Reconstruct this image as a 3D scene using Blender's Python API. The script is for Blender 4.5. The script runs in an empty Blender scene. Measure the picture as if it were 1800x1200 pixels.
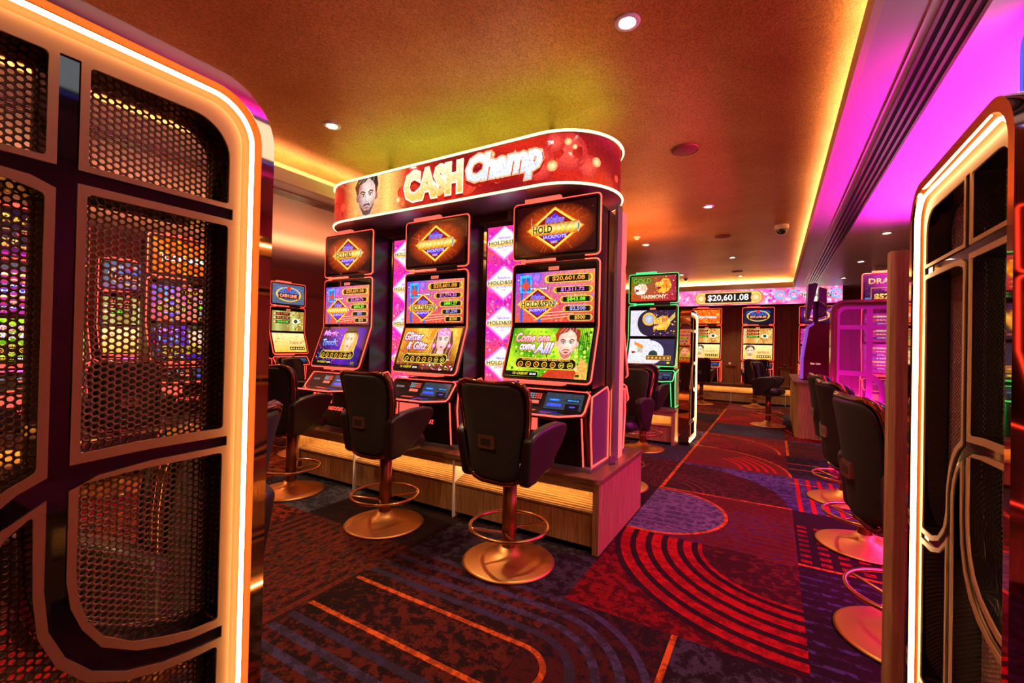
import bpy, math, random
from mathutils import Vector, Matrix
import numpy as np
random.seed(7)
R = math.radians
SC = bpy.context.scene
COL = SC.collection

# ------------------------------------------------------------------ camera, world, exposure
cam_d = bpy.data.cameras.new('camera'); cam = bpy.data.objects.new('camera', cam_d); COL.objects.link(cam)
cam_d.sensor_width = 36.0; cam_d.lens = 781.0 / 1800 * 36; cam_d.clip_start = 0.02; cam_d.clip_end = 60
cam.matrix_world = Matrix.Translation((0, 0, 1.45)) @ Matrix.Rotation(R(30.6), 4, 'Z') @ Matrix.Rotation(R(90.45), 4, 'X') @ Matrix.Rotation(R(1.25), 4, 'Z')
SC.camera = cam
world = bpy.data.worlds.new('world'); SC.world = world; world.use_nodes = True
world.node_tree.nodes['Background'].inputs[0].default_value = (0.5, 0.25, 0.15, 1)
world.node_tree.nodes['Background'].inputs[1].default_value = 0.05
SC.view_settings.view_transform = 'Standard'; SC.view_settings.look = 'None'
SC.view_settings.gamma = 1; SC.view_settings.use_curve_mapping = False; SC.view_settings.exposure = 0.75
SC.cycles.use_denoising = True
SC.cycles.max_bounces = 8; SC.cycles.diffuse_bounces = 4; SC.cycles.glossy_bounces = 4; SC.cycles.transparent_max_bounces = 12
SC.cycles.sample_clamp_indirect = 4.0; SC.cycles.sample_clamp_direct = 0

def area(name, loc, rot, sx, sy, power, col, spread=None):
    l = bpy.data.lights.new(name, 'AREA'); l.shape = 'RECTANGLE'; l.size = sx; l.size_y = sy
    l.energy = power; l.color = col
    if spread: l.spread = R(spread)
    o = bpy.data.objects.new(name, l); o.location = loc; o.rotation_euler = rot; COL.objects.link(o)
    return o
ZT, ZB = 3.38, 3.10            # raised tray ceiling, lower bulkhead ceiling
XL, XR = -4.43, 0.38           # tray edges
YF = 13.5
WARM = (1.0, 0.60, 0.26); AMBER = (1.0, 0.50, 0.12)
# cove lamps hidden behind the lip of the tray, shining up and inward
area('cove_lamp_right', (XR + 0.10, 5.6, 3.19), (R(180), R(-30), 0), 0.06, 15.6, 55, WARM)
area('cove_lamp_left', (XL - 0.10, 5.6, 3.19), (R(180), R(30), 0), 0.06, 15.6, 62, WARM)
area('cove_lamp_far', (-2.0, YF + 0.10, 3.19), (R(150), 0, 0), 4.6, 0.06, 30, WARM)
# magenta wash on the lower ceiling, from an added lamp behind the right-hand row
area('magenta_wash', (1.78, 3.9, 2.66), (R(180), R(-24), 0), 0.25, 5.6, 330, (1.0, 0.015, 0.62), 125)
area('row_magenta_fill', (1.06, 4.3, 0.80), (0, R(80), 0), 0.12, 3.8, 50, (1.0, 0.03, 0.5))  # added magenta lamp below the shelves, tints the plinth end and carpet
# glow of the pale green tube along the top of the overhead sign
area('sign_top_glow', (-2.74, 3.57, 3.13), (R(180), 0, 0), 3.0, 0.8, 9, (0.50, 0.9, 0.10))
# added red and amber uplights without fixtures, brightening the ceilings
area('ceiling_fill_uplight', (-7.0, 3.5, 2.72), (R(180), 0, 0), 0.6, 6.0, 60, (1.0, 0.28, 0.10))
area('ceiling_fill_uplight', (-3.2, 7.6, 2.72), (R(180), 0, 0), 3.4, 0.5, 40, (1.0, 0.35, 0.10))
def spot(name, loc, power, col, ang=80, blend=0.6, rad=0.05):
    l = bpy.data.lights.new(name, 'SPOT'); l.energy = power; l.color = col; l.spot_size = R(ang); l.spot_blend = blend
    l.shadow_soft_size = rad
    o = bpy.data.objects.new(name, l); o.location = loc; COL.objects.link(o); return o
DOWN = [(-0.78, 2.58), (-3.44, 2.57), (-0.80, 6.48), (-2.1, 8.4), (-0.79, 10.3), (-2.12, 12.2), (-0.80, 13.0)]
for i, (x, y) in enumerate(DOWN):
    spot('downlight_beam', (x, y, ZT - 0.03), 95 if i != 1 else 120, (1, 0.66, 0.36), 95)
DOWNR = [(1.30, 7.83), (1.32, 10.1), (1.29, 12.2)]
for x, y in DOWNR:
    spot('downlight_beam', (x, y, ZB - 0.03), 60, (1, 0.66, 0.36), 95)
# more downlights of the same pattern, above and behind the camera
for x, y in [(-2.1, 0.6), (-3.3, 5.3), (-5.6, 2.0)]:
    spot('downlight_beam', (x, y, 3.05), 70, (1, 0.6, 0.3), 110)

# ------------------------------------------------------------------ colour and materials
def lin(v):
    return v / 12.92 if v <= 0.04045 else ((v + 0.055) / 1.055) ** 2.4
def C(h, k=1.0):
    h = h.lstrip('#'); return tuple(lin(int(h[i:i + 2], 16) / 255) * k for i in (0, 2, 4)) + (1.0,)
MAT = {}
def mat(name, col=(0.5, 0.5, 0.5), rough=0.5, metal=0.0, emis=None, es=0.0, coat=0.0, spec=None):
    m = bpy.data.materials.new(name); m.use_nodes = True
    b = m.node_tree.nodes['Principled BSDF']
    b.inputs['Base Color'].default_value = tuple(col[:3]) + (1,)
    b.inputs['Roughness'].default_value = rough; b.inputs['Metallic'].default_value = metal
    b.inputs['Coat Weight'].default_value = coat
    if spec is not None: b.inputs['Specular IOR Level'].default_value = spec
    if emis: b.inputs['Emission Color'].default_value = tuple(emis[:3]) + (1,); b.inputs['Emission Strength'].default_value = es
    MAT[name] = m; return m
def N(m, t, **kw):
    n = m.node_tree.nodes.new(t)
    for k, v in kw.items():
        if k.startswith('i_'):
            n.inputs[k[2:].replace('_', ' ')].default_value = v
        else: setattr(n, k, v)
    return n
def L(m, a, b): m.node_tree.links.new(a, b)
def P(m): return m.node_tree.nodes['Principled BSDF']
def ramp(m, fac, stops):
    r = N(m, 'ShaderNodeValToRGB'); e = r.color_ramp.elements
    while len(e) < len(stops): e.new(0.5)
    for k, (p, c) in enumerate(stops): e[k].position = p; e[k].color = tuple(c[:3]) + (1,)
    L(m, fac, r.inputs[0]); return r.outputs[0]
def coords(m, scale=(1, 1, 1), kind='Object', rot=(0, 0, 0)):
    t = N(m, 'ShaderNodeTexCoord'); mp = N(m, 'ShaderNodeMapping'); mp.inputs['Scale'].default_value = scale
    mp.inputs['Rotation'].default_value = rot
    L(m, t.outputs[kind], mp.inputs[0]); return mp.outputs[0]
def bump(m, h, s=0.3, d=0.01):
    b = N(m, 'ShaderNodeBump'); b.inputs['Strength'].default_value = s; b.inputs['Distance'].default_value = d
    L(m, h, b.inputs['Height']); L(m, b.outputs[0], P(m).inputs['Normal'])
def noise(m, co, scale=5, detail=4, rough=0.6):
    n = N(m, 'ShaderNodeTexNoise'); n.inputs['Scale'].default_value = scale; n.inputs['Detail'].default_value = detail
    n.inputs['Roughness'].default_value = rough; L(m, co, n.inputs['Vector']); return n

def wood(name, c1, c2, rough=0.5, scale=(45, 45, 2.2), rot=(0, 0, 0)):
    m = mat(name, rough=rough); co = coords(m, scale, rot=rot)
    n = noise(m, co, 1.6, 6, 0.65)
    L(m, ramp(m, n.outputs[0], [(0.3, c1), (0.7, c2)]), P(m).inputs['Base Color']); bump(m, n.outputs[0], 0.15, 0.002)
    return m
wood('oak', C('#7c5836'), C('#c89a66'))
wood('oak_flat', C('#7c5836'), C('#c89a66'), scale=(2.2, 45, 45))
wood('wall_timber', C('#6a4024'), C('#9c6438'), scale=(30, 30, 1.2))
wood('post_timber', C('#8a5f3c'), C('#b98a5c'))
wood('worktop', C('#5a3a28'), C('#8a5f45'), 0.35, scale=(2, 40, 40))
mat('shadow_gap', (0.01, 0.008, 0.006), 0.8)
# copper wallpaper of the raised ceiling
m = mat('copper_paper', rough=0.42, metal=0.55)
co = coords(m, (1, 1, 1)); n1 = noise(m, co, 1.1, 3, 0.6); n2 = noise(m, coords(m, (70, 38, 1)), 1.6, 4, 0.75)
mx = N(m, 'ShaderNodeMix', data_type='RGBA', blend_type='MULTIPLY'); mx.inputs[0].default_value = 1
L(m, ramp(m, n1.outputs[0], [(0.3, C('#c8742e')), (0.7, C('#e09a55'))]), mx.inputs[6])
L(m, ramp(m, n2.outputs[0], [(0.32, (0.42, 0.36, 0.30)), (0.62, (1.05, 1.05, 1.05))]), mx.inputs[7])
L(m, mx.outputs[2], P(m).inputs['Base Color']); bump(m, n2.outputs[0], 0.35, 0.004)
mat('white_paint', C('#d9cfd2'), 0.32, spec=0.5)
mat('lip_paint', C('#e8d9c0'), 0.6)
mat('red_plaster', C('#a8604c'), 0.7)
mat('grille_dark', (0.008, 0.006, 0.008), 0.5)
mat('grille_metal', C('#b09cae'), 0.22, 0.9)
mat('mirror_gold', C('#e8b48a'), 0.035, 1.0)
mat('mirror_rose', C('#b06a48'), 0.12, 1.0)
mat('channel_gold', C('#6a4420'), 0.6, 0.4)
m = mat('champagne_plate', C('#b08058'), 0.42, 0.55)
mat('plate_edge', C('#c98f6a'), 0.3, 0.8)
mat('black_mirror', (0.006, 0.005, 0.007), 0.04, 0.0, spec=0.8)
mat('perforated', C('#8a6448'), 0.4, 0.6)
mat('led_warm', (1, 1, 1), 0.5, emis=(1.0, 0.64, 0.28), es=14.0)
mat('led_red', (1, 0.2, 0.15), 0.5, emis=(1.0, 0.045, 0.030), es=2.2)
mat('led_coral', (1, 0.3, 0.2), 0.5, emis=(1.0, 0.13, 0.09), es=0.62)
mat('led_green', (0.1, 1, 0.3), 0.5, emis=(0.05, 1.0, 0.22), es=0.8)
mat('led_lime', (0.8, 1, 0.6), 0.5, emis=(0.72, 1.0, 0.32), es=1.9)
mat('led_niche', (1, 0.8, 0.5), 0.5, emis=(1.0, 0.62, 0.22), es=36.0)
mat('lamp_white', (1, 1, 1), 0.5, emis=(1.0, 0.86, 0.66), es=30.0)
mat('lightbox', (1, 1, 1), 0.5, emis=(0.80, 0.92, 1.0), es=1.0)
mat('led_violet', (0.2, 0.1, 0.4), 0.5, emis=(0.35, 0.08, 0.8), es=0.35)
mat('led_blue', (0.1, 0.1, 1), 0.5, emis=(0.08, 0.10, 1.0), es=0.6)
mat('cabinet_black', (0.018, 0.010, 0.012), 0.28, 0.3)
mat('cabinet_side', C('#6a4a60'), 0.42, 0.25)
mat('cabinet_grey', C('#8a8088'), 0.35, 0.6)
mat('bezel', C('#5a4440'), 0.3, 0.6)
mat('glass_black', (0.004, 0.003, 0.004), 0.06, 0.0, coat=1.0)
mat('chrome', C('#d8c8c8'), 0.08, 1.0)
mat('leather', C('#1d1418'), 0.38, spec=0.5)
m = mat('fabric', C('#1a1214'), 0.9)
co = coords(m, (1, 1, 1)); n = noise(m, co, 420, 2, 0.5)
L(m, ramp(m, n.outputs[0], [(0.35, C('#0c0809')), (0.7, C('#33241f'))]), P(m).inputs['Base Color']); bump(m, n.outputs[0], 0.5, 0.002)
mat('rim_gloss', C('#8a5238'), 0.12, 0.9)
mat('bronze_post', C('#945a36'), 0.35, 0.8)
mat('ring_gold', C('#c48a5c'), 0.24, 0.95)
m = mat('base_gold', C('#dc9c5c'), 0.42, 1.0)
n = noise(m, coords(m, (3, 3, 3)), 1.2, 2, 0.5); L(m, ramp(m, n.outputs[0], [(0.3, (0.38,) * 3), (0.7, (0.50,) * 3)]), P(m).inputs['Roughness'])
mat('plate_metal', C('#7e5444'), 0.35, 0.6)
mat('dark_plastic', (0.02, 0.018, 0.02), 0.35)
mat('white_plastic', C('#e6dcd8'), 0.4)
mat('speaker_cloth', C('#7a2e22'), 0.6)
mat('kiosk_red', C('#5a0808'), 0.2, 0.4)
m = mat('fluted_glass_lit', C('#c83aa8'), 0.15)
P(m).inputs['Alpha'].default_value = 0.34; P(m).inputs['Emission Color'].default_value = (0.55, 0.01, 0.42, 1); P(m).inputs['Emission Strength'].default_value = 0.07  # magenta light falling on the pane is put into its colour and emission
w = N(m, 'ShaderNodeTexWave', wave_type='BANDS', bands_direction='X'); w.inputs['Scale'].default_value = 26
L(m, coords(m), w.inputs['Vector']); bump(m, w.outputs[1], 0.6, 0.004)
mat('fluted_bars_lit', C('#a83a98'), 0.35, 0.2, emis=(0.6, 0.008, 0.45), es=0.16)  # bars carry the magenta light in their colour and a weak emission
mat('frame_magenta_lit', C('#c060a8'), 0.12, 0.9)  # mirror frame with the magenta light put into its base colour

# screens and carpets carry their drawing as a colour attribute
m = mat('screen_art', (0.01, 0.01, 0.01), 0.08)
a = N(m, 'ShaderNodeVertexColor', layer_name='Col'); n = noise(m, coords(m), 55, 3, 0.7)
mx = N(m, 'ShaderNodeMix', data_type='RGBA', blend_type='MULTIPLY'); mx.inputs[0].default_value = 0.55
L(m, a.outputs[0], mx.inputs[6]); L(m, ramp(m, n.outputs[0], [(0.35, (0.45, 0.45, 0.45)), (0.62, (1.3, 1.3, 1.3))]), mx.inputs[7])
L(m, mx.outputs[2], P(m).inputs['Emission Color']); P(m).inputs['Emission Strength'].default_value = 0.80
m = mat('carpet', rough=0.95, spec=0.1)
a = N(m, 'ShaderNodeVertexColor', layer_name='Col'); b2 = N(m, 'ShaderNodeVertexColor', layer_name='Alt')
n = noise(m, coords(m, (1, 1, 1)), 16, 5, 0.72); n3 = noise(m, coords(m), 2.0, 2, 0.5); n2 = noise(m, coords(m), 330, 2, 0.6)
ad = N(m, 'ShaderNodeMath', operation='ADD'); L(m, n.outputs[0], ad.inputs[0])
ml = N(m, 'ShaderNodeMath', operation='MULTIPLY'); ml.inputs[1].default_value = 0.35; L(m, n3.outputs[0], ml.inputs[0]); L(m, ml.outputs[0], ad.inputs[1])
rp = ramp(m, ad.outputs[0], [(0.62, (0, 0, 0)), (0.70, (1, 1, 1))])
m1 = N(m, 'ShaderNodeMix', data_type='RGBA'); L(m, rp, m1.inputs[0]); L(m, a.outputs[0], m1.inputs[6]); L(m, b2.outputs[0], m1.inputs[7])
m2 = N(m, 'ShaderNodeMix', data_type='RGBA', blend_type='MULTIPLY'); m2.inputs[0].default_value = 1
L(m, m1.outputs[2], m2.inputs[6]); L(m, ramp(m, n2.outputs[0], [(0.3, (0.45, 0.45, 0.45)), (0.7, (1.5, 1.5, 1.5))]), m2.inputs[7])
L(m, m2.outputs[2], P(m).inputs['Base Color']); bump(m, n2.outputs[0], 0.6, 0.003)

# ------------------------------------------------------------------ mesh helpers
def link(o, parent=None):
    COL.objects.link(o)
    if parent is not None: o.parent = parent
    return o
def tag(o, label=None, cat=None, group=None, kind=None):
    if label: o['label'] = label
    if cat: o['category'] = cat
    if group: o['group'] = group
    if kind: o['kind'] = kind
    return o
def empty(name, loc=(0, 0, 0), rz=0.0, label=None, cat=None, group=None):
    o = bpy.data.objects.new(name, None); COL.objects.link(o); o.location = loc; o.rotation_euler = (0, 0, rz)
    o.empty_display_size = 0.1
    return tag(o, label, cat, group)
def kids(o): return [c for c in bpy.data.objects if c.parent == o]
def copy_tree(o, parent=None):
    c = o.copy(); COL.objects.link(c)
    if parent is not None: c.parent = parent
    for ch in list(o.children): copy_tree(ch, c)
    return c

class MB:
    def __init__(s): s.v = []; s.f = []; s.sm = []
    def add(s, vs, fs, smooth=False):
        k = len(s.v); s.v += [tuple(p) for p in vs]; s.f += [tuple(k + i for i in f) for f in fs]; s.sm += [smooth] * len(fs); return s
    def box(s, x0, x1, y0, y1, z0, z1):
        return s.add([(x0, y0, z0), (x1, y0, z0), (x1, y1, z0), (x0, y1, z0), (x0, y0, z1), (x1, y0, z1), (x1, y1, z1), (x0, y1, z1)],
                     [(0, 3, 2, 1), (4, 5, 6, 7), (0, 1, 5, 4), (1, 2, 6, 5), (2, 3, 7, 6), (3, 0, 4, 7)])
    def lathe(s, prof, c=(0, 0, 0), seg=32):
        vs = []; n = len(prof)
        for k in range(seg):
            a = 2 * math.pi * k / seg
            for r, z in prof: vs.append((c[0] + r * math.cos(a), c[1] + r * math.sin(a), c[2] + z))
        fs = [(k * n + j, ((k + 1) % seg) * n + j, ((k + 1) % seg) * n + j + 1, k * n + j + 1) for k in range(seg) for j in range(n - 1)]
        return s.add(vs, fs, True)
    def prism(s, poly, fn, d0, d1, smooth=False):
        n = len(poly); vs = [fn(u, v, d0) for u, v in poly] + [fn(u, v, d1) for u, v in poly]
        s.add(vs, [tuple(range(n))[::-1], tuple(range(n, 2 * n))])
        k = len(s.v) - 2 * n
        for i in range(n):
            j = (i + 1) % n; s.f.append((k + i, k + j, k + n + j, k + n + i)); s.sm.append(smooth)
        return s
    def tube(s, path, r, seg=8, closed=False):
        pts = [Vector(p) for p in path]; n = len(pts); vs = []
        up = None
        for i, p in enumerate(pts):
            a = pts[i - 1] if (i > 0 or closed) else p; b = pts[(i + 1) % n] if (i < n - 1 or closed) else p
            t = (b - a).normalized()
            if up is None:
                up = Vector((0, 0, 1)) if abs(t.z) < 0.9 else Vector((1, 0, 0))
            x = (up - t * up.dot(t)).normalized(); y = t.cross(x); up = x
            rr = r[i] if isinstance(r, (list, tuple)) else r
            for k in range(seg):
                q = 2 * math.pi * k / seg; vs.append(p + x * (rr * math.cos(q)) + y * (rr * math.sin(q)))
        fs = []
        m_ = n if closed else n - 1
        for i in range(m_):
            j = (i + 1) % n
            for k in range(seg):
                l = (k + 1) % seg; fs.append((i * seg + k, i * seg + l, j * seg + l, j * seg + k))
        if not closed: fs += [tuple(range(seg))[::-1], tuple((n - 1) * seg + k for k in range(seg))]
        return s.add(vs, fs, True)
    def build(s, name, m, parent=None, bevel=0.0, seg=2, sub=0):
        me = bpy.data.meshes.new(name); me.from_pydata(s.v, [], s.f); me.validate(); me.update()
        if len(me.polygons) == len(s.sm): me.polygons.foreach_set('use_smooth', s.sm)
        me.materials.append(MAT[m] if isinstance(m, str) else m)
        o = bpy.data.objects.new(name, me); link(o, parent)
        if bevel:
            b = o.modifiers.new('b', 'BEVEL'); b.width = bevel; b.segments = seg; b.limit_method = 'ANGLE'; b.angle_limit = R(40)
        if sub:
            u = o.modifiers.new('s', 'SUBSURF'); u.levels = u.render_levels = sub
        return o
def rrect(u0, u1, v0, v1, r, seg=6, corners=(1, 1, 1, 1)):
    pts = []
    for i, (cx, cy, a0) in enumerate([(u1 - r, v0 + r, -90), (u1 - r, v1 - r, 0), (u0 + r, v1 - r, 90), (u0 + r, v0 + r, 180)]):
        if corners[i]:
            for k in range(seg + 1):
                a = R(a0 + 90 * k / seg); pts.append((cx + r * math.cos(a), cy + r * math.sin(a)))
        else: pts.append([(u1, v0), (u1, v1), (u0, v1), (u0, v0)][i])
    return pts
def arc(cx, cy, r, a0, a1, n=16, ry=None):
    ry = r if ry is None else ry
    return [(cx + r * math.cos(R(a0 + (a1 - a0) * k / n)), cy + ry * math.sin(R(a0 + (a1 - a0) * k / n))) for k in range(n + 1)]
def struct(name, mb, m, **kw):
    o = mb.build(name, m, **kw); o['kind'] = 'structure'; return o

# ------------------------------------------------------------------ flat drawings: coloured polygons and lettering
_tc = {}
def glyphs(s, bold=0.02, shear=0.0):
    k = (s, bold, shear)
    if k not in _tc:
        cu = bpy.data.curves.new('t', 'FONT'); cu.body = s; cu.size = 1; cu.offset = bold; cu.shear = shear; cu.resolution_u = 2
        o = bpy.data.objects.new('t', cu); me = bpy.data.meshes.new_from_object(o)
        vs = np.array([v.co[:2] for v in me.vertices]) if len(me.vertices) else np.zeros((1, 2))
        fs = [tuple(p.vertices) for p in me.polygons]
        bpy.data.objects.remove(o); bpy.data.curves.remove(cu); bpy.data.meshes.remove(me)
        _tc[k] = (vs, fs)
    return _tc[k]
class Art:
    def __init__(s, eps=6e-5): s.v = []; s.f = []; s.c = []; s.c2 = []; s.l = 0; s.eps = eps
    def up(s, n=1): s.l += n
    def raw(s, pts, fs, cols, alt=None, layer=None):
        if layer is None: s.l += 1
        l = s.l if layer is None else layer
        k = len(s.v); s.v += [(p[0], p[1], l) for p in pts]
        s.f += [tuple(k + i for i in f) for f in fs]
        cols = cols if isinstance(cols, list) else [cols] * len(pts)
        s.c += cols; s.c2 += [alt] * len(pts) if alt else cols
    def poly(s, pts, col, alt=None, layer=None): s.raw(pts, [tuple(range(len(pts)))], col, alt, layer)
    def rect(s, x0, y0, x1, y1, col, top=None, alt=None, layer=None):
        s.raw([(x0, y0), (x1, y0), (x1, y1), (x0, y1)], [(0, 1, 2, 3)], [col, col, top or col, top or col], alt, layer)
    def grid(s, x0, y0, x1, y1, nx, ny, fn):
        pts = []; cols = []
        for j in range(ny + 1):
            for i in range(nx + 1):
                u, v = i / nx, j / ny; pts.append((x0 + (x1 - x0) * u, y0 + (y1 - y0) * v)); cols.append(fn(u, v))
        s.raw(pts, [(j * (nx + 1) + i, j * (nx + 1) + i + 1, (j + 1) * (nx + 1) + i + 1, (j + 1) * (nx + 1) + i) for j in range(ny) for i in range(nx)], cols)
    def disc(s, cx, cy, rx, ry, col, edge=None, n=20, layer=None, rot=0):
        pts = [(cx, cy)]
        for k in range(n):
            a = 2 * math.pi * k / n; x, y = rx * math.cos(a), ry * math.sin(a)
            pts.append((cx + x * math.cos(rot) - y * math.sin(rot), cy + x * math.sin(rot) + y * math.cos(rot)))
        s.raw(pts, [(0, 1 + k, 1 + (k + 1) % n) for k in range(n)], [col] + [edge or col] * n, layer=layer)
    def ring(s, cx, cy, r0, r1, col, a0=0, a1=360, n=32, sy=1.0, alt=None, layer=None, y_clip=None):
        ps = []
        for k in range(n + 1):
            a = R(a0 + (a1 - a0) * k / n); ps += [(cx + r0 * math.cos(a), cy + r0 * sy * math.sin(a)), (cx + r1 * math.cos(a), cy + r1 * sy * math.sin(a))]
        s.raw(ps, [(2 * k, 2 * k + 1, 2 * k + 3, 2 * k + 2) for k in range(n)], col, alt, layer)
    def line(s, pts, w, col, alt=None, layer=None):
        ps = []; n = len(pts)
        for i in range(n):
            a = pts[max(0, i - 1)]; b = pts[min(n - 1, i + 1)]; dx, dy = b[0] - a[0], b[1] - a[1]; d = math.hypot(dx, dy) or 1
            ps += [(pts[i][0] - dy / d * w / 2, pts[i][1] + dx / d * w / 2), (pts[i][0] + dy / d * w / 2, pts[i][1] - dx / d * w / 2)]
        s.raw(ps, [(2 * i, 2 * i + 1, 2 * i + 3, 2 * i + 2) for i in range(n - 1)], col, alt, layer)
    def text(s, t, cx, cy, h, col, top=None, w=None, bold=0.03, shear=0.0, out=None, ow=0.06, shadow=None):
        vs, fs = glyphs(t, bold, shear); lo, hi = vs.min(0), vs.max(0); sc = h / (hi[1] - lo[1] + 1e-9)
        sx = (w / (hi[0] - lo[0] + 1e-9)) if w else sc
        def put(vs, col, top, dx=0, dy=0):
            p = [(cx + (x - (lo[0] + hi[0]) / 2) * sx + dx, cy + (y - (lo[1] + hi[1]) / 2) * sc + dy) for x, y in vs]
            cs = [tuple(col[i] * (1 - q) + (top or col)[i] * q for i in range(4)) for q in [(min(1, max(0, (y - lo[1]) / (hi[1] - lo[1] + 1e-9)))) for x, y in vs]]
            s.raw(p, fs, cs)
        keep = fs
        if shadow or out:
            vo, fo = glyphs(t, bold + ow, shear)
            if shadow: fs = fo; put(vo, shadow, shadow, 0, -h * 0.10)
            if out: fs = fo; put(vo, out, out)
        fs = keep; put(vs, col, top)
    def dots(s, x0, y0, x1, y1, n, r, cols, seed=1, seg=6):
        rd = random.Random(seed); s.l += 1; l = s.l
        for _ in range(n):
            q = r * rd.uniform(0.4, 1.0); s.disc(rd.uniform(x0 + q, x1 - q), rd.uniform(y0 + q, y1 - q), q, q, rd.choice(cols), n=seg, layer=l)
    def build(s, name, fn, parent=None, m='screen_art', clip=None):
        if clip is None and m == 'screen_art' and s.v and min(p[0] for p in s.v[:4]) >= 0 and s.v[0][:2] == (0, 0):
            # the first shape drawn is the background: keep everything inside it
            k = next((i for i, p in enumerate(s.v) if p[2] != s.v[0][2]), len(s.v)); clip = (max(p[0] for p in s.v[:k]), max(p[1] for p in s.v[:k]))
        if clip: s.v = [(min(max(x, 0), clip[0]), min(max(y, 0), clip[1]), l) for x, y, l in s.v]
        me = bpy.data.meshes.new(name); vs = [fn(x, y, l * s.eps) for x, y, l in s.v]
        me.from_pydata(vs, [], s.f); me.update()
        for nm, cc in (('Col', s.c), ('Alt', s.c2)):
            at = me.color_attributes.new(nm, 'FLOAT_COLOR', 'POINT'); at.data.foreach_set('color', np.array(cc, dtype=np.float32).ravel())
        me.materials.append(MAT[m]); o = bpy.data.objects.new(name, me); return link(o, parent)
def mixc(a, b, t): return tuple(a[i] * (1 - t) + b[i] * t for i in range(4))
W_, K_ = C('#ffffff'), C('#080406')
GOLD, GOLD2, RED, ORG, PUR, PINK, LIL = C('#ffd23a'), C('#a85a08'), C('#e0281a'), C('#ff7a1e'), C('#5a34d8'), C('#ff3ab8'), C('#c0a0ff')

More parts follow.
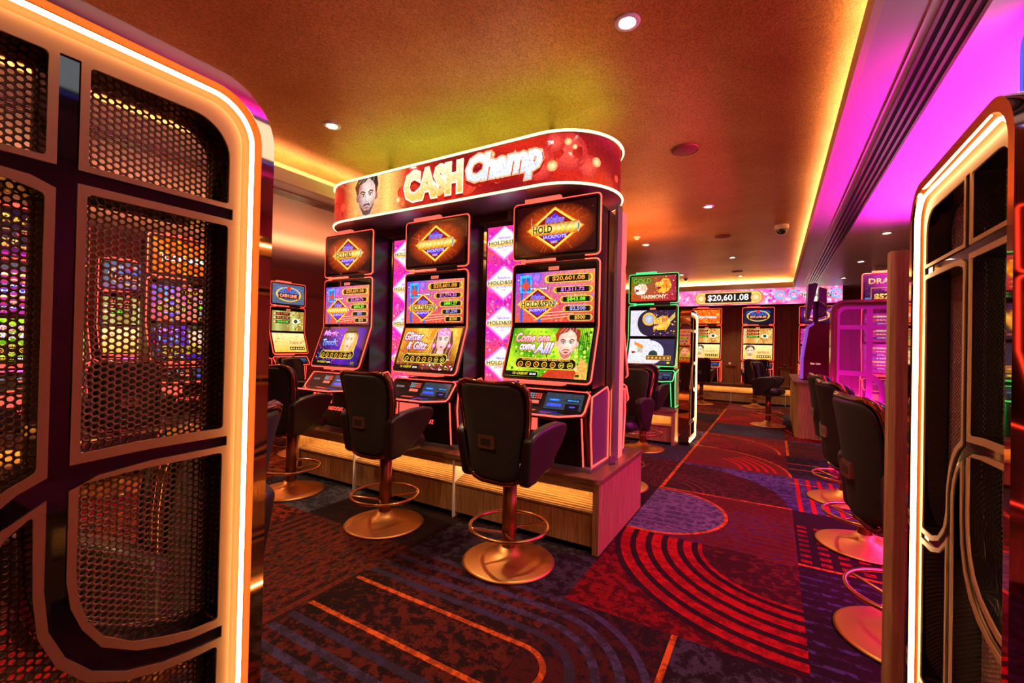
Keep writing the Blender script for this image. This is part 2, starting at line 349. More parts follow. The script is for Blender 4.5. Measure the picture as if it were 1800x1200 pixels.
def portrait(a, cx, cy, s, skin, hair, eye=C('#4a80c0'), beard=False, long=False, hat=None, shade=None, lip=C('#b8303a')):
    """a head about 2s tall; long = long hair"""
    sh = shade or mixc(skin, RED, 0.45)
    if long:
        a.poly([(cx - 0.95 * s, cy - 1.7 * s), (cx - 0.95 * s, cy), (cx - 0.8 * s, cy + 0.8 * s), (cx - 0.3 * s, cy + 1.25 * s), (cx + 0.3 * s, cy + 1.25 * s), (cx + 0.85 * s, cy + 0.8 * s), (cx + 1.1 * s, cy - 0.1 * s), (cx + 1.15 * s, cy - 1.7 * s)], hair)
        for k in range(6):
            x = cx + (-0.85 + 0.38 * k) * s; a.line([(x, cy + 0.6 * s), (x + 0.1 * s, cy - 0.3 * s), (x - 0.08 * s, cy - 1.1 * s), (x + 0.1 * s, cy - 1.65 * s)], 0.07 * s, mixc(hair, W_, 0.35))
    a.poly([(cx - 0.3 * s, cy - 0.5 * s), (cx + 0.3 * s, cy - 0.5 * s), (cx + 0.36 * s, cy - 1.2 * s), (cx + 1.2 * s, cy - 1.7 * s), (cx - 1.2 * s, cy - 1.7 * s), (cx - 0.36 * s, cy - 1.2 * s)], mixc(skin, sh, 0.6))
    if not long:
        a.disc(cx, cy + 0.38 * s, 0.78 * s, 0.85 * s, hair, mixc(hair, K_, 0.4)); a.disc(cx - 0.66 * s, cy - 0.02 * s, 0.13 * s, 0.22 * s, sh); a.disc(cx + 0.66 * s, cy - 0.02 * s, 0.13 * s, 0.22 * s, sh)
    face = [(cx - 0.6 * s, cy + 0.5 * s), (cx - 0.64 * s, cy), (cx - 0.52 * s, cy - 0.5 * s), (cx - 0.25 * s, cy - 0.88 * s), (cx, cy - 0.96 * s), (cx + 0.25 * s, cy - 0.88 * s), (cx + 0.52 * s, cy - 0.5 * s), (cx + 0.64 * s, cy), (cx + 0.6 * s, cy + 0.5 * s), (cx + 0.3 * s, cy + 0.95 * s), (cx - 0.3 * s, cy + 0.95 * s)]
    a.raw([(cx + 0.08 * s, cy)] + face, [(0, 1 + k, 1 + (k + 1) % 11) for k in range(11)], [skin] + [sh] * 7 + [mixc(skin, sh, 0.5)] * 4)
    if beard:
        a.poly([(cx - 0.5 * s, cy - 0.42 * s), (cx - 0.2 * s, cy - 0.70 * s), (cx + 0.2 * s, cy - 0.70 * s), (cx + 0.5 * s, cy - 0.42 * s), (cx + 0.26 * s, cy - 0.9 * s), (cx, cy - 1.0 * s), (cx - 0.26 * s, cy - 0.9 * s)], mixc(hair, sh, 0.35))
        a.poly([(cx - 0.3 * s, cy - 0.50 * s), (cx - 0.15 * s, cy - 0.34 * s), (cx, cy - 0.36 * s), (cx + 0.15 * s, cy - 0.34 * s), (cx + 0.3 * s, cy - 0.50 * s), (cx, cy - 0.43 * s)], mixc(hair, sh, 0.2))
    a.poly([(cx - 0.09 * s, cy + 0.1 * s), (cx + 0.03 * s, cy + 0.1 * s), (cx + 0.13 * s, cy - 0.26 * s), (cx, cy - 0.33 * s), (cx - 0.14 * s, cy - 0.25 * s)], mixc(skin, sh, 0.55))
    a.line([(cx + 0.0 * s, cy + 0.1 * s), (cx + 0.03 * s, cy - 0.22 * s)], 0.07 * s, mixc(skin, W_, 0.6))
    a.poly([(cx - 0.2 * s, cy - 0.56 * s), (cx, cy - 0.50 * s), (cx + 0.2 * s, cy - 0.56 * s), (cx, cy - 0.66 * s)], lip)
    for q in (-1, 1):
        a.disc(cx + q * 0.27 * s, cy + 0.1 * s, 0.17 * s, 0.09 * s, K_, n=10); a.disc(cx + q * 0.27 * s, cy + 0.09 * s, 0.13 * s, 0.055 * s, W_, n=10); a.disc(cx + q * 0.26 * s, cy + 0.09 * s, 0.06 * s, 0.06 * s, eye, K_, n=8)
        a.line([(cx + q * 0.1 * s, cy + 0.2 * s), (cx + q * 0.3 * s, cy + 0.3 * s), (cx + q * 0.48 * s, cy + 0.22 * s)], 0.07 * s, mixc(hair, K_, 0.4))
    if not hat and not long:
        a.poly([(cx - 0.72 * s, cy + 0.1 * s), (cx - 0.56 * s, cy + 0.62 * s), (cx - 0.1 * s, cy + 0.78 * s), (cx + 0.1 * s, cy + 0.98 * s), (cx - 0.1 * s, cy + 1.3 * s), (cx - 0.65 * s, cy + 1.15 * s), (cx - 0.88 * s, cy + 0.6 * s)], hair)
        a.poly([(cx + 0.7 * s, cy + 0.1 * s), (cx + 0.55 * s, cy + 0.66 * s), (cx + 0.1 * s, cy + 0.98 * s), (cx + 0.3 * s, cy + 1.25 * s), (cx + 0.75 * s, cy + 0.95 * s), (cx + 0.84 * s, cy + 0.5 * s)], mixc(hair, K_, 0.3))
        for k in range(5): a.line([(cx + (-0.6 + k * 0.28) * s, cy + 0.75 * s), (cx + (-0.3 + k * 0.2) * s, cy + 1.22 * s)], 0.04 * s, mixc(hair, W_, 0.3))
    if hat == 'hat':
        a.poly([(cx - 1.15 * s, cy + 0.45 * s), (cx - 0.6 * s, cy + 0.75 * s), (cx + 0.7 * s, cy + 0.75 * s), (cx + 1.25 * s, cy + 0.55 * s), (cx + 0.9 * s, cy + 1.0 * s), (cx + 0.65 * s, cy + 1.7 * s), (cx - 0.6 * s, cy + 1.7 * s), (cx - 0.8 * s, cy + 0.95 * s)], C('#3a4a2a'))
        a.line([(cx - 0.75 * s, cy + 0.9 * s), (cx + 0.8 * s, cy + 0.95 * s)], 0.12 * s, C('#101408'))
    if hat == 'crown':
        a.poly([(cx - 0.66 * s, cy + 0.3 * s), (cx - 0.4 * s, cy + 0.5 * s), (cx, cy + 0.42 * s), (cx + 0.4 * s, cy + 0.5 * s), (cx + 0.66 * s, cy + 0.3 * s), (cx + 0.7 * s, cy + 0.9 * s), (cx + 0.3 * s, cy + 1.35 * s), (cx - 0.3 * s, cy + 1.35 * s), (cx - 0.7 * s, cy + 0.9 * s)], C('#f08ac0'), )
        a.dots(cx - 0.6 * s, cy + 0.5 * s, cx + 0.6 * s, cy + 1.3 * s, 26, 0.09 * s, [W_, C('#ffd0e8'), C('#c0306a')], 5)
        for q in (-1, 1): a.disc(cx + q * 0.82 * s, cy - 0.45 * s, 0.2 * s, 0.24 * s, C('#ffb8e0'), C('#e040a0')); a.disc(cx + q * 0.82 * s, cy - 0.45 * s, 0.07 * s, 0.07 * s, W_)

def logo(a, cx, cy, s, reel='HOLD&SPIN', bright=False, jack='JACKPOTS', link_=True):
    """diamond marquee with a golden reel drum across it; s = half height"""
    d1, d2 = (C('#ff8a1e'), C('#ffe060')) if not bright else (C('#ffb060'), W_)
    a.poly([(cx, cy - s), (cx + 1.45 * s, cy), (cx, cy + s), (cx - 1.45 * s, cy)], d1)
    a.poly([(cx, cy - 0.95 * s), (cx + 1.36 * s, cy), (cx, cy + 0.95 * s), (cx - 1.36 * s, cy)], d2)
    a.poly([(cx, cy - 0.86 * s), (cx + 1.22 * s, cy), (cx, cy + 0.86 * s), (cx - 1.22 * s, cy)], C('#ffd8c0') if bright else C('#8a1408'))
    if not bright:
        a.poly([(cx, cy + 0.7 * s), (cx + 0.36 * s, cy + 0.42 * s), (cx - 0.36 * s, cy + 0.42 * s)], PUR)
        a.poly([(cx, cy - 0.72 * s), (cx + 0.7 * s, cy - 0.28 * s), (cx - 0.7 * s, cy - 0.28 * s)], PUR)
        for k in range(9):
            for q in (-1, 1): a.disc(cx + q * (0.1 + k * 0.14) * s, cy + (0.84 - k * 0.097) * s, 0.03 * s, 0.03 * s, W_, n=6, layer=a.l + (1 if (k, q) == (0, -1) else 0)) if False else None
    # reel drum
    n = 9; w = 2.35 * s; x0 = cx - w / 2; h = 0.52 * s
    for k in range(n):
        xa, xb = x0 + w * k / n, x0 + w * (k + 1) / n; y = cy - 0.02 * s + 0.0 * k
        a.raw([(xa, y - h / 2), (xb, y - h / 2), (xb, y), (xa, y), (xb, y + h / 2), (xa, y + h / 2)], [(0, 1, 2, 3), (3, 2, 4, 5)], [GOLD2, ORG, GOLD, C('#fff0a0'), C('#c87810'), GOLD2], layer=a.l + (1 if k == 0 else 0)) if k else a.raw([(xa, y - h / 2), (xb, y - h / 2), (xb, y), (xa, y), (xb, y + h / 2), (xa, y + h / 2)], [(0, 1, 2, 3), (3, 2, 4, 5)], [GOLD2, ORG, GOLD, C('#fff0a0'), C('#c87810'), GOLD2])
    a.disc(cx + w / 2, cy, 0.06 * s, h / 2, C('#303848'), C('#c0c8d0')); a.disc(x0, cy - 0.0 * s, 0.05 * s, h / 2.2, C('#ffb030'))
    a.line([(x0 - 0.02 * s, cy + 0.1 * s), (x0 - 0.02 * s, cy + 0.5 * s)], 0.04 * s, C('#c09060')); a.disc(x0 - 0.02 * s, cy + 0.53 * s, 0.06 * s, 0.06 * s, C('#ff5a60'), RED, n=10)
    if reel:
        full = 9; wv = w * 0.94 * len(reel) / full
        a.text(reel, x0 + w * 0.03 + wv / 2, cy - 0.01 * s, 0.34 * s, C('#142010'), w=wv, bold=0.02)
    a.text('Fabulous', cx, cy + 0.40 * s, 0.26 * s, C('#5a30c8') if not bright else C('#8a50d0'), w=0.95 * s, shear=0.3, out=C('#d8c8ff'), ow=0.03)
    a.text(jack, cx, cy - 0.40 * s, 0.2 * s, C('#d8c0ff') if not bright else C('#f0f0ff'), w=1.2 * s, bold=0.03, out=C('#3a1a90') if not bright else C('#6a60d0'), ow=0.03)
    if link_: a.text('LINK', cx, cy - 0.62 * s, 0.11 * s, GOLD, w=0.34 * s, bold=0.02)

def burst(a, W, H, c0, c1, cx=0.5, cy=0.5, rays=56, seed=3):
    a.rect(0, 0, W, H, c0); rd = random.Random(seed); x, y = W * cx, H * cy
    m_ = min(W, H); a.disc(x, y, m_ * 0.9, m_ * 0.52, C('#ff5a14'), c0, 28)
    l = a.l + 1; a.l += 1
    for k in range(rays):
        t = 2 * math.pi * (k + rd.random()) / rays; r = rd.uniform(0.3, 0.49); e = (x + W * r * math.cos(t), y + H * r * math.sin(t)); dt = 0.03
        a.raw([(x, y), (x + W * r * math.cos(t - dt), y + H * r * math.sin(t - dt)), e], [(0, 1, 2)], [C('#ff7a28'), mixc(c0, c1, 0.5), mixc(c0, c1, 0.18)], layer=l)
def art_topper(W, H, reel):
    a = Art(); burst(a, W, H, C('#2a0408'), C('#ff5a10'), seed=len(reel)); a.dots(0, 0, W, H, 40, 0.0016, [C('#ffb0a0'), C('#ffe0c0'), C('#a03030')], 4, 5)
    logo(a, W * 0.5, H * 0.5, H * 0.44, reel); return a
def pill(a, cx, cy, w, h, txt, tcol, ttop=None, head=None, hcol=None):
    for ww, hh, col in ((w, h, C('#c88a20')), (w * 0.97, h * 0.86, C('#ffe070')), (w * 0.92, h * 0.72, C('#b87818'))):
        a.poly(rrect(cx - ww / 2, cx + ww / 2, cy - hh / 2, cy + hh / 2, hh / 2 * 0.99, 5), col)
    a.rect(cx - w * 0.40, cy - h * 0.37, cx + w * 0.40, cy + h * 0.37, C('#181008'))
    a.text(txt, cx, cy, h * 0.60, tcol, ttop, w=min(w * 0.74, h * 0.40 * len(txt)), bold=0.025)
    if head: a.text(head, cx, cy + h * 0.56, h * 0.17, hcol, w=w * 0.62, bold=0.03)
def art_jackpots(W, H, vals, reel):
    a = Art(); a.grid(0, 0, W, H, 8, 6, lambda u, v: mixc(mixc(C('#e05a28'), C('#d03048'), u), mixc(C('#7a3ad8'), C('#ff8a40'), u), v))
    a.dots(0, H * 0.45, W, H, 60, 0.012, [C('#ff9a50'), C('#c050d0'), C('#ffd080'), C('#a060e0'), C('#ff6a80')], 9)
    a.dots(0, 0, W, H * 0.45, 50, 0.014, [C('#ff7a30'), C('#e03a20'), C('#ffb060'), C('#c02838')], 10)
    for y in range(3): a.line([(W * 0.25, H * (0.05 + 0.06 * y)), (W * 0.75, H * (0.12 + 0.05 * y))], 0.006, C('#ffc890'))
    a.rect(W * 0.07, 0, W * 0.105, H, C('#2a60e0')); a.rect(W * 0.31, 0, W * 0.345, H * 0.3, C('#2a60e0'))
    a.rect(W * 0.06, H * 0.60, W * 0.22, H * 0.95, C('#30b8f0')); a.rect(W * 0.085, H * 0.63, W * 0.195, H * 0.9, C('#1a6ac8'))
    for k in range(8):
        t = math.pi * k / 4; r = 0.2 if k % 2 == 0 else 0.11
        a.poly([(W * 0.14 + 0.012 * math.cos(t + 1.57), H * 0.74 + 0.012 * math.sin(t + 1.57)), (W * 0.14 + r * H * math.cos(t), H * 0.74 + r * H * math.sin(t)), (W * 0.14 - 0.012 * math.cos(t + 1.57), H * 0.74 - 0.012 * math.sin(t + 1.57))], C('#f0442a'))
    for k, ch in enumerate('WELCOME'): a.disc(W * (0.2 + 0.037 * k), H * 0.675, 0.011, 0.011, C('#2a1a10'), n=10, layer=a.l + (0 if k else 1)); a.l += (0 if k else 1)
    a.text('WELCOME', W * 0.31, H * 0.675, H * 0.032, W_, w=W * 0.23)
    a.disc(W * 0.28, H * 0.9, W * 0.07, H * 0.13, C('#b880e8'), C('#7a50d8')); a.disc(W * 0.27, H * 0.78, W * 0.035, H * 0.06, C('#f070d0'), C('#c040b0'))
    logo(a, W * 0.30, H * 0.37, H * 0.33, reel, jack='JACKPOTS', link_=False)
    cols = [(C('#ff8a2a'), C('#ffb050')), (C('#d060ff'), C('#ff80d0')), (C('#50e828'), C('#b0ff40')), (C('#9a90ff'), C('#c8b0ff')), (C('#ff9a30'), C('#ffd060'))]
    heads = ['GRAND JACKPOT LINK', 'FABULOUS JACKPOT', 'MEGA JACKPOT', 'MAJOR', '']
    for k, (t, y, w) in enumerate(zip(vals, (0.85, 0.63, 0.44, 0.26, 0.09), (0.60, 0.49, 0.40, 0.36, 0.30))):
        pill(a, W * (0.985 - w / 2), H * y, W * w, H * (0.17 if k == 0 else 0.135), t, cols[k][0], cols[k][1], heads[k] or None, cols[k][0])
    return a
DEN = ['1c', '2c', '5c', '10c', '20c', '$1', '$2']
def denoms(a, W, H, x0=0.10, x1=0.87, y=0.27, h=0.23):
    a.poly(rrect(W * x0, W * x1, H * (y - h / 2), H * (y + h / 2), H * h / 2 * 0.98), C('#c8a020')); a.poly(rrect(W * x0 + 0.004, W * x1 - 0.004, H * (y - h / 2) + 0.004, H * (y + h / 2) - 0.004, H * h / 2 * 0.9), C('#fff060'))
    a.poly(rrect(W * x0 + 0.008, W * x1 - 0.008, H * (y - h / 2) + 0.008, H * (y + h / 2) - 0.008, H * h / 2 * 0.8), C('#1c0c06'))
    a.text('TOUCH DENOMINATION TO MAKE SELECTION', W * (x0 + x1) / 2, H * (y + h * 0.32), H * 0.035, C('#ffc060'), w=W * (x1 - x0) * 0.78)
    for k in range(7):
        x = W * (x0 + 0.075 + (x1 - x0 - 0.15) * k / 6); a.disc(x, H * (y - 0.025), 0.0235, 0.0235, C('#ffe840'), n=18); a.disc(x, H * (y - 0.025), 0.0195, 0.0195, C('#201004'), n=18)
        a.text(DEN[k], x, H * (y - 0.025), 0.017, C('#ff6a30') if k < 5 else C('#ffe060'), w=0.026, bold=0.04)
def footer(a, W, H):
    a.rect(0, 0, W * 0.42, H * 0.10, C('#0c0614')); a.text('10 CREDIT', W * 0.2, H * 0.055, H * 0.05, C('#f0d020'), w=W * 0.2)
    a.text('$0.00', W * 0.36, H * 0.05, H * 0.045, W_, w=W * 0.08); a.rect(W * 0.86, H * 0.03, W * 0.92, H * 0.085, C('#d8b820')); a.rect(W * 0.865, H * 0.035, W * 0.915, H * 0.08, C('#403808'))
def art_green_game(W, H):
    a = Art(); a.grid(0, 0, W, H, 10, 6, lambda u, v: mixc(C('#2a8a0c'), C('#c8f030'), 0.5 + 0.5 * math.sin(u * 9 + v * 5)))
    a.dots(0, 0, W * 0.62, H, 90, 0.014, [C('#c8f040'), C('#1a7a08'), C('#f0f060'), C('#60c020')], 3, 8); a.dots(W * 0.8, H * 0.2, W, H, 40, 0.016, [C('#e8f860'), C('#1a6a10'), C('#90d840')], 6, 8)
    for k in range(6): a.line([(W * (0.86 + 0.02 * k), H), (W * (0.84 + 0.028 * k), H * 0.55)], 0.004, C('#0c3a08'))
    portrait(a, W * 0.715, H * 0.68, H * 0.30, C('#ffe0c8'), C('#a83a1c'), beard=True)
    a.poly([(W * 0.45, 0), (W * 0.55, H * 0.16), (W * 0.85, H * 0.16), (W * 0.98, 0)], C('#c83a20')); a.poly([(W * 0.86, 0), (W * 0.9, H * 0.42), (W * 0.99, H * 0.3), (W * 0.99, 0)], C('#e8a850'))
    a.text('Come one', W * 0.275, H * 0.80, H * 0.2, C('#ff90a0'), C('#ffe0e8'), w=W * 0.44, shear=0.25, bold=0.04, out=C('#b04a20'))
    a.text('come', W * 0.225, H * 0.60, H * 0.13, C('#e0d0ff'), W_, w=W * 0.2, shear=0.25, bold=0.04, out=C('#9a4a20'))
    a.text('All!', W * 0.44, H * 0.59, H * 0.24, C('#b8b0ff'), W_, w=W * 0.24, shear=0.3, bold=0.04, out=C('#9a4a30'))
    denoms(a, W, H); footer(a, W, H); return a
def art_glitter_game(W, H):
    a = Art(); a.grid(0, 0, W, H, 10, 6, lambda u, v: mixc(mixc(C('#401008'), C('#ff8a1a'), v), C('#ffd050'), max(0, math.sin(u * 12 + v * 4)) * v))
    a.dots(0, 0, W * 0.5, H * 0.8, 80, 0.010, [C('#ff7a18'), C('#c02010'), C('#ff40a0'), C('#ffd060'), C('#200808')], 3, 8)
    for k in range(7): a.line([(W * (0.3 + 0.1 * k), H * 0.98), (W * (0.15 + 0.12 * k), H * 0.45)], 0.007, C('#ffe080'))
    portrait(a, W * 0.72, H * 0.70, H * 0.27, C('#ffdcd0'), C('#7a3a12'), long=True, hat='crown', lip=C('#d01860'))
    a.dots(W * 0.45, 0, W, H * 0.16, 50, 0.010, [C('#ffb0e0'), C('#c02060'), W_, C('#802060')], 8, 8)
    a.text('Glitter', W * 0.21, H * 0.80, H * 0.22, C('#e8a8d8'), W_, w=W * 0.34, shear=0.25, bold=0.03, out=C('#702038'))
    a.text('& Glitz', W * 0.30, H * 0.57, H * 0.2, C('#e0a8e0'), W_, w=W * 0.36, shear=0.25, bold=0.03, out=C('#702038'))
    denoms(a, W, H); footer(a, W, H); return a
def art_magic_game(W, H):
    a = Art(); a.grid(0, 0, W, H, 10, 6, lambda u, v: mixc(C('#180838'), C('#6a28e8'), max(0, 1 - abs(u - 0.6) * 2) * (0.4 + 0.6 * v)))
    a.dots(0, 0, W * 0.5, H * 0.9, 90, 0.010, [C('#ff5a20'), C('#e02070'), C('#40a0ff'), C('#ffd040'), C('#a030d0')], 3, 8)
    portrait(a, W * 0.67, H * 0.66, H * 0.27, C('#ffe0c0'), C('#d8a828'), long=True, hat='hat', eye=C('#40a0a0'), lip=C('#c02030'))
    a.text('Magic', W * 0.21, H * 0.84, H * 0.20, C('#d050e0'), C('#ffb0f0'), w=W * 0.34, shear=0.2, bold=0.03, out=C('#401050'))
    a.text('Touch', W * 0.23, H * 0.60, H * 0.18, C('#5060ff'), C('#b0d8ff'), w=W * 0.32, shear=0.2, bold=0.03, out=C('#201060'))
    denoms(a, W, H); footer(a, W, H); return a
def beast(a, cx, cy, s, body, stripe, kind='dragon', seed=2):
    """a snarling head in profile with curls, whiskers and scales"""
    rd = random.Random(seed)
    for k in range(16):
        t = rd.uniform(0, 6.28); r = rd.uniform(0.5, 1.05) * s; a.line(arc(cx + 0.4 * s * math.cos(t), cy + 0.3 * s * math.sin(t), r * 0.5, math.degrees(t), math.degrees(t) + 150, 6), 0.10 * s, rd.choice([body, stripe, mixc(body, W_, 0.4), mixc(body, K_, 0.4)]))
    a.poly([(cx - 0.9 * s, cy + 0.1 * s), (cx - 0.75 * s, cy + 0.4 * s), (cx - 0.3 * s, cy + 0.45 * s), (cx, cy + 0.8 * s), (cx + 0.6 * s, cy + 0.7 * s), (cx + 0.9 * s, cy), (cx + 0.5 * s, cy - 0.7 * s), (cx - 0.4 * s, cy - 0.75 * s), (cx - 0.7 * s, cy - 0.5 * s), (cx - 0.25 * s, cy - 0.3 * s), (cx - 0.3 * s, cy - 0.02 * s)], body)
    a.poly([(cx - 0.75 * s, cy - 0.05 * s), (cx - 0.25 * s, cy - 0.1 * s), (cx - 0.2 * s, cy - 0.3 * s), (cx - 0.62 * s, cy - 0.42 * s)], C('#a01010'))
    for k in range(4): a.poly([(cx + (-0.8 + k * 0.13) * s, cy + 0.0 * s), (cx + (-0.72 + k * 0.13) * s, cy + 0.0 * s), (cx + (-0.77 + k * 0.13) * s, cy - 0.15 * s)], W_)
    a.disc(cx - 0.15 * s, cy + 0.32 * s, 0.13 * s, 0.09 * s, C('#ffffa0')); a.disc(cx - 0.17 * s, cy + 0.32 * s, 0.05 * s, 0.07 * s, K_)
    for k in range(5): a.line([(cx + (0.05 + 0.14 * k) * s, cy + 0.6 * s), (cx + (0.12 + 0.12 * k) * s, cy + 0.15 * s), (cx + (0.0 + 0.16 * k) * s, cy - 0.3 * s)], 0.06 * s, stripe)
def art_yinyang(W, H, low):
    a = Art()
    if low:
        a.rect(0, 0, W, H, C('#2a2848')); a.poly([(0, H), (W * 0.45, H)] + arc(W * 0.45, H * 0.45, W * 0.33, 90, -60, 14, H * 0.5) + [(W * 0.3, 0), (0, 0)], C('#d8d8e8'))
        beast(a, W * 0.19, H * 0.52, H * 0.30, C('#f0e8e0'), C('#301810'), seed=4); a.poly([(W * 0.1, H * 0.9), (W * 0.3, H * 0.75), (W * 0.33, H * 0.6), (W * 0.12, H * 0.75)], C('#f08a28'))
        a.disc(W * 0.55, H * 0.36, W * 0.10, H * 0.18, C('#203a38')); a.rect(W * 0.40, H * 0.15, W * 0.94, H * 0.34, C('#d09a40')); a.rect(W * 0.41, H * 0.17, W * 0.93, H * 0.32, C('#7a5018'))
        for k in range(6): a.disc(W * (0.46 + 0.085 * k), H * 0.245, 0.019, 0.019, C('#ffe090'), C('#b07020'), n=12)
        a.text('10 CREDIT', W * 0.2, H * 0.06, H * 0.05, C('#f0c020'), w=W * 0.3); a.rect(W * 0.86, H * 0.03, W * 0.92, H * 0.09, C('#e0d020'))
    else:
        a.rect(0, 0, W, H, C('#d8d4e4')); a.poly([(W * 0.35, H), (W, H), (W, 0), (W * 0.4, 0)] + arc(W * 0.42, H * 0.5, W * 0.26, 260, 100, 14, H * 0.5), C('#2c2038'))
        a.disc(W * 0.42, H * 0.66, W * 0.12, H * 0.24, C('#d0d0e0'), C('#9098b8')); a.ring(W * 0.42, H * 0.66, W * 0.11, W * 0.15, C('#e8b030'), n=20)
        beast(a, W * 0.70, H * 0.5, H * 0.36, C('#e8b030'), C('#c02020'), seed=7); a.dots(W * 0.5, 0, W, H, 70, 0.012, [C('#ffe060'), C('#c03060'), C('#e07010'), C('#8030a0')], 6)
        for k in range(4): a.line([(W * 0.52, H * (0.25 + 0.03 * k)), (W * 0.8, H * (0.4 + 0.05 * k)), (W * 0.99, H * (0.75 + 0.05 * k))], 0.008, C('#ffd868'))
    return a
def art_beast_topper(W, H):
    a = Art(); a.grid(0, 0, W, H, 8, 4, lambda u, v: mixc(mixc(C('#c04010'), C('#a01840'), u), C('#4a7a20'), v * (1 - u)))
    beast(a, W * 0.22, H * 0.5, H * 0.30, C('#f0e8d8'), C('#e07818'), seed=3); beast(a, W * 0.72, H * 0.6, H * 0.36, C('#f0b830'), C('#c81820'), seed=8)
    a.dots(W * 0.5, 0, W, H, 50, 0.012, [C('#ffd040'), C('#e02828'), C('#ff9020')], 12)
    a.text('GOLD', W * 0.25, H * 0.82, H * 0.24, C('#7a9a30'), w=W * 0.42, bold=0.05, out=C('#203008')); a.text('HARMONY', W * 0.52, H * 0.17, H * 0.17, C('#f0a050'), C('#fff0d0'), w=W * 0.56, bold=0.04, out=C('#8a1010'))
    return a
def art_gold_main(W, H, seed, txts, bg=C('#e8962a')):
    a = Art(); a.grid(0, 0, W, H, 6, 5, lambda u, v: mixc(bg, mixc(C('#fff0a0'), C('#b04a10'), abs(math.sin(u * 7 + seed))), 0.55))
    a.dots(W * 0.45, 0, W, H, 60, 0.02, [C('#fff0a0'), C('#c86a18'), C('#ffd050'), C('#8a3a10')], seed, 8)
    a.disc(W * 0.74, H * 0.5, W * 0.13, H * 0.15, C('#fff0c0')); a.disc(W * 0.74, H * 0.5, W * 0.06, H * 0.10, C('#305a60'), K_)
    for k, (t, c) in enumerate(txts):
        y = H * (0.85 - 0.2 * k); a.rect(W * 0.05, y - H * 0.07, W * 0.55, y + H * 0.07, C('#1a0c08')); a.disc(W * 0.08, y, W * 0.05, H * 0.07, C('#fff0d0'), GOLD2); a.text(t, W * 0.33, y, H * 0.09, c, w=W * 0.36, bold=0.04)
    return a
def art_gold_low(W, H, seed, face=True, word='JACKPOT'):
    a = Art(); a.grid(0, 0, W, H, 6, 4, lambda u, v: mixc(C('#f0b838'), C('#ffe8a0'), v)); a.dots(0, 0, W, H, 50, 0.015, [C('#e89a30'), C('#fff0b0'), C('#d07820')], seed, 8)
    if face: portrait(a, W * 0.24, H * 0.56, H * 0.34, C('#ffe0b0'), C('#402818'), beard=True)
    a.text(word, W * 0.7, H * 0.5, H * 0.16, C('#c83010'), C('#ff9020'), w=W * 0.42, bold=0.05, out=C('#fff0c0')); a.rect(W * 0.48, H * 0.12, W * 0.95, H * 0.28, C('#3a1a08'))
    for k in range(6): a.disc(W * (0.53 + 0.075 * k), H * 0.2, 0.017, 0.017, C('#ffe080'), n=10)
    return a
def art_gold_top(W, H, txt, c0=C('#0c1030'), sub=None):
    a = Art(); a.rect(0, 0, W, H, c0); a.disc(W * 0.5, H * 0.55, W * 0.42, H * 0.4, C('#2a50c0'), c0, 24); a.ring(W * 0.5, H * 0.5, W * 0.34, W * 0.40, C('#e8b840'), n=30, sy=H / W * 0.95)
    for q in (-1, 1):
        for k in range(3): a.line(arc(W * (0.5 + q * (0.12 + 0.1 * k)), H * 0.7, H * 0.14, 0, 300, 10), 0.008, C('#5a90f0'))
    a.disc(W * 0.5, H * 0.8, W * 0.06, H * 0.12, C('#e02818')); a.rect(W * 0.18, H * 0.28, W * 0.82, H * 0.56, C('#180808')); a.text(txt, W * 0.5, H * 0.42, H * 0.18, C('#ff6a50'), C('#ffc0a0'), w=W * 0.56, bold=0.04, out=C('#701010'))
    if sub: a.text(sub, W * 0.5, H * 0.14, H * 0.1, GOLD, w=W * 0.4)
    return a
def art_flame(W, H, txt, seed=2):
    a = Art(); a.grid(0, 0, W, H, 9, 6, lambda u, v: mixc(C('#ff8a18'), C('#e83a10'), abs(math.sin(u * 8 + v * 5 + seed)))); a.dots(0, 0, W, H, 80, 0.02, [C('#ffd060'), C('#ff6a18'), C('#d02808'), C('#ffb030')], seed, 8)
    a.text(txt, W * 0.5, H * 0.45, H * 0.16, W_, w=W * 0.72, bold=0.04, out=C('#902008')); return a
def art_dragon(W, H, top=True, amount='$52,522.52'):
    a = Art(); a.rect(0, 0, W, H, C('#1a0a2c')); a.dots(0, 0, W, H, 50, 0.008, [C('#6a20a0'), C('#a02060'), C('#2a40a0')], 5)
    a.text('DRAGON', W * 0.42, H * 0.8, H * 0.2, C('#c89020'), C('#ffe060'), w=W * 0.72, bold=0.02, out=C('#5a2008'))
    a.line([(W * 0.1, H * 0.08), (W * 0.1, H * 0.55), (W * 0.9, H * 0.55), (W * 0.9, H * 0.08)], 0.008, C('#e0a030')); a.text('GRAND', W * 0.5, H * 0.46, H * 0.09, C('#f05030'), w=W * 0.36); a.text(amount, W * 0.5, H * 0.22, H * 0.24, C('#ff6a20'), C('#ffe060'), w=W * 0.7, bold=0.04)
    a.rect(0, H * 0.04, W * 0.1, H * 0.2, C('#2080d0')); return a
def art_purple(W, H, seed=1):
    a = Art(); a.grid(0, 0, W, H, 7, 8, lambda u, v: mixc(C('#30104a'), C('#d030a0'), abs(math.sin(u * 6 + v * 9 + seed))))
    for k in range(7):
        y = H * (0.1 + 0.125 * k); a.rect(W * 0.1, y, W * 0.9, y + H * 0.07, [C('#3a1a80'), C('#d84a20'), C('#f0b030'), C('#2050d0')][k % 4]); a.text(['GRAND 52,522', 'MAJOR 1,208', 'MINI 50.25', 'HOLD & SPIN'][k % 4], W * 0.5, y + H * 0.035, H * 0.045, W_, w=W * 0.6)
    a.dots(0, 0, W, H, 60, 0.01, [C('#ff60d0'), C('#8040ff'), C('#ffb040')], seed); return a
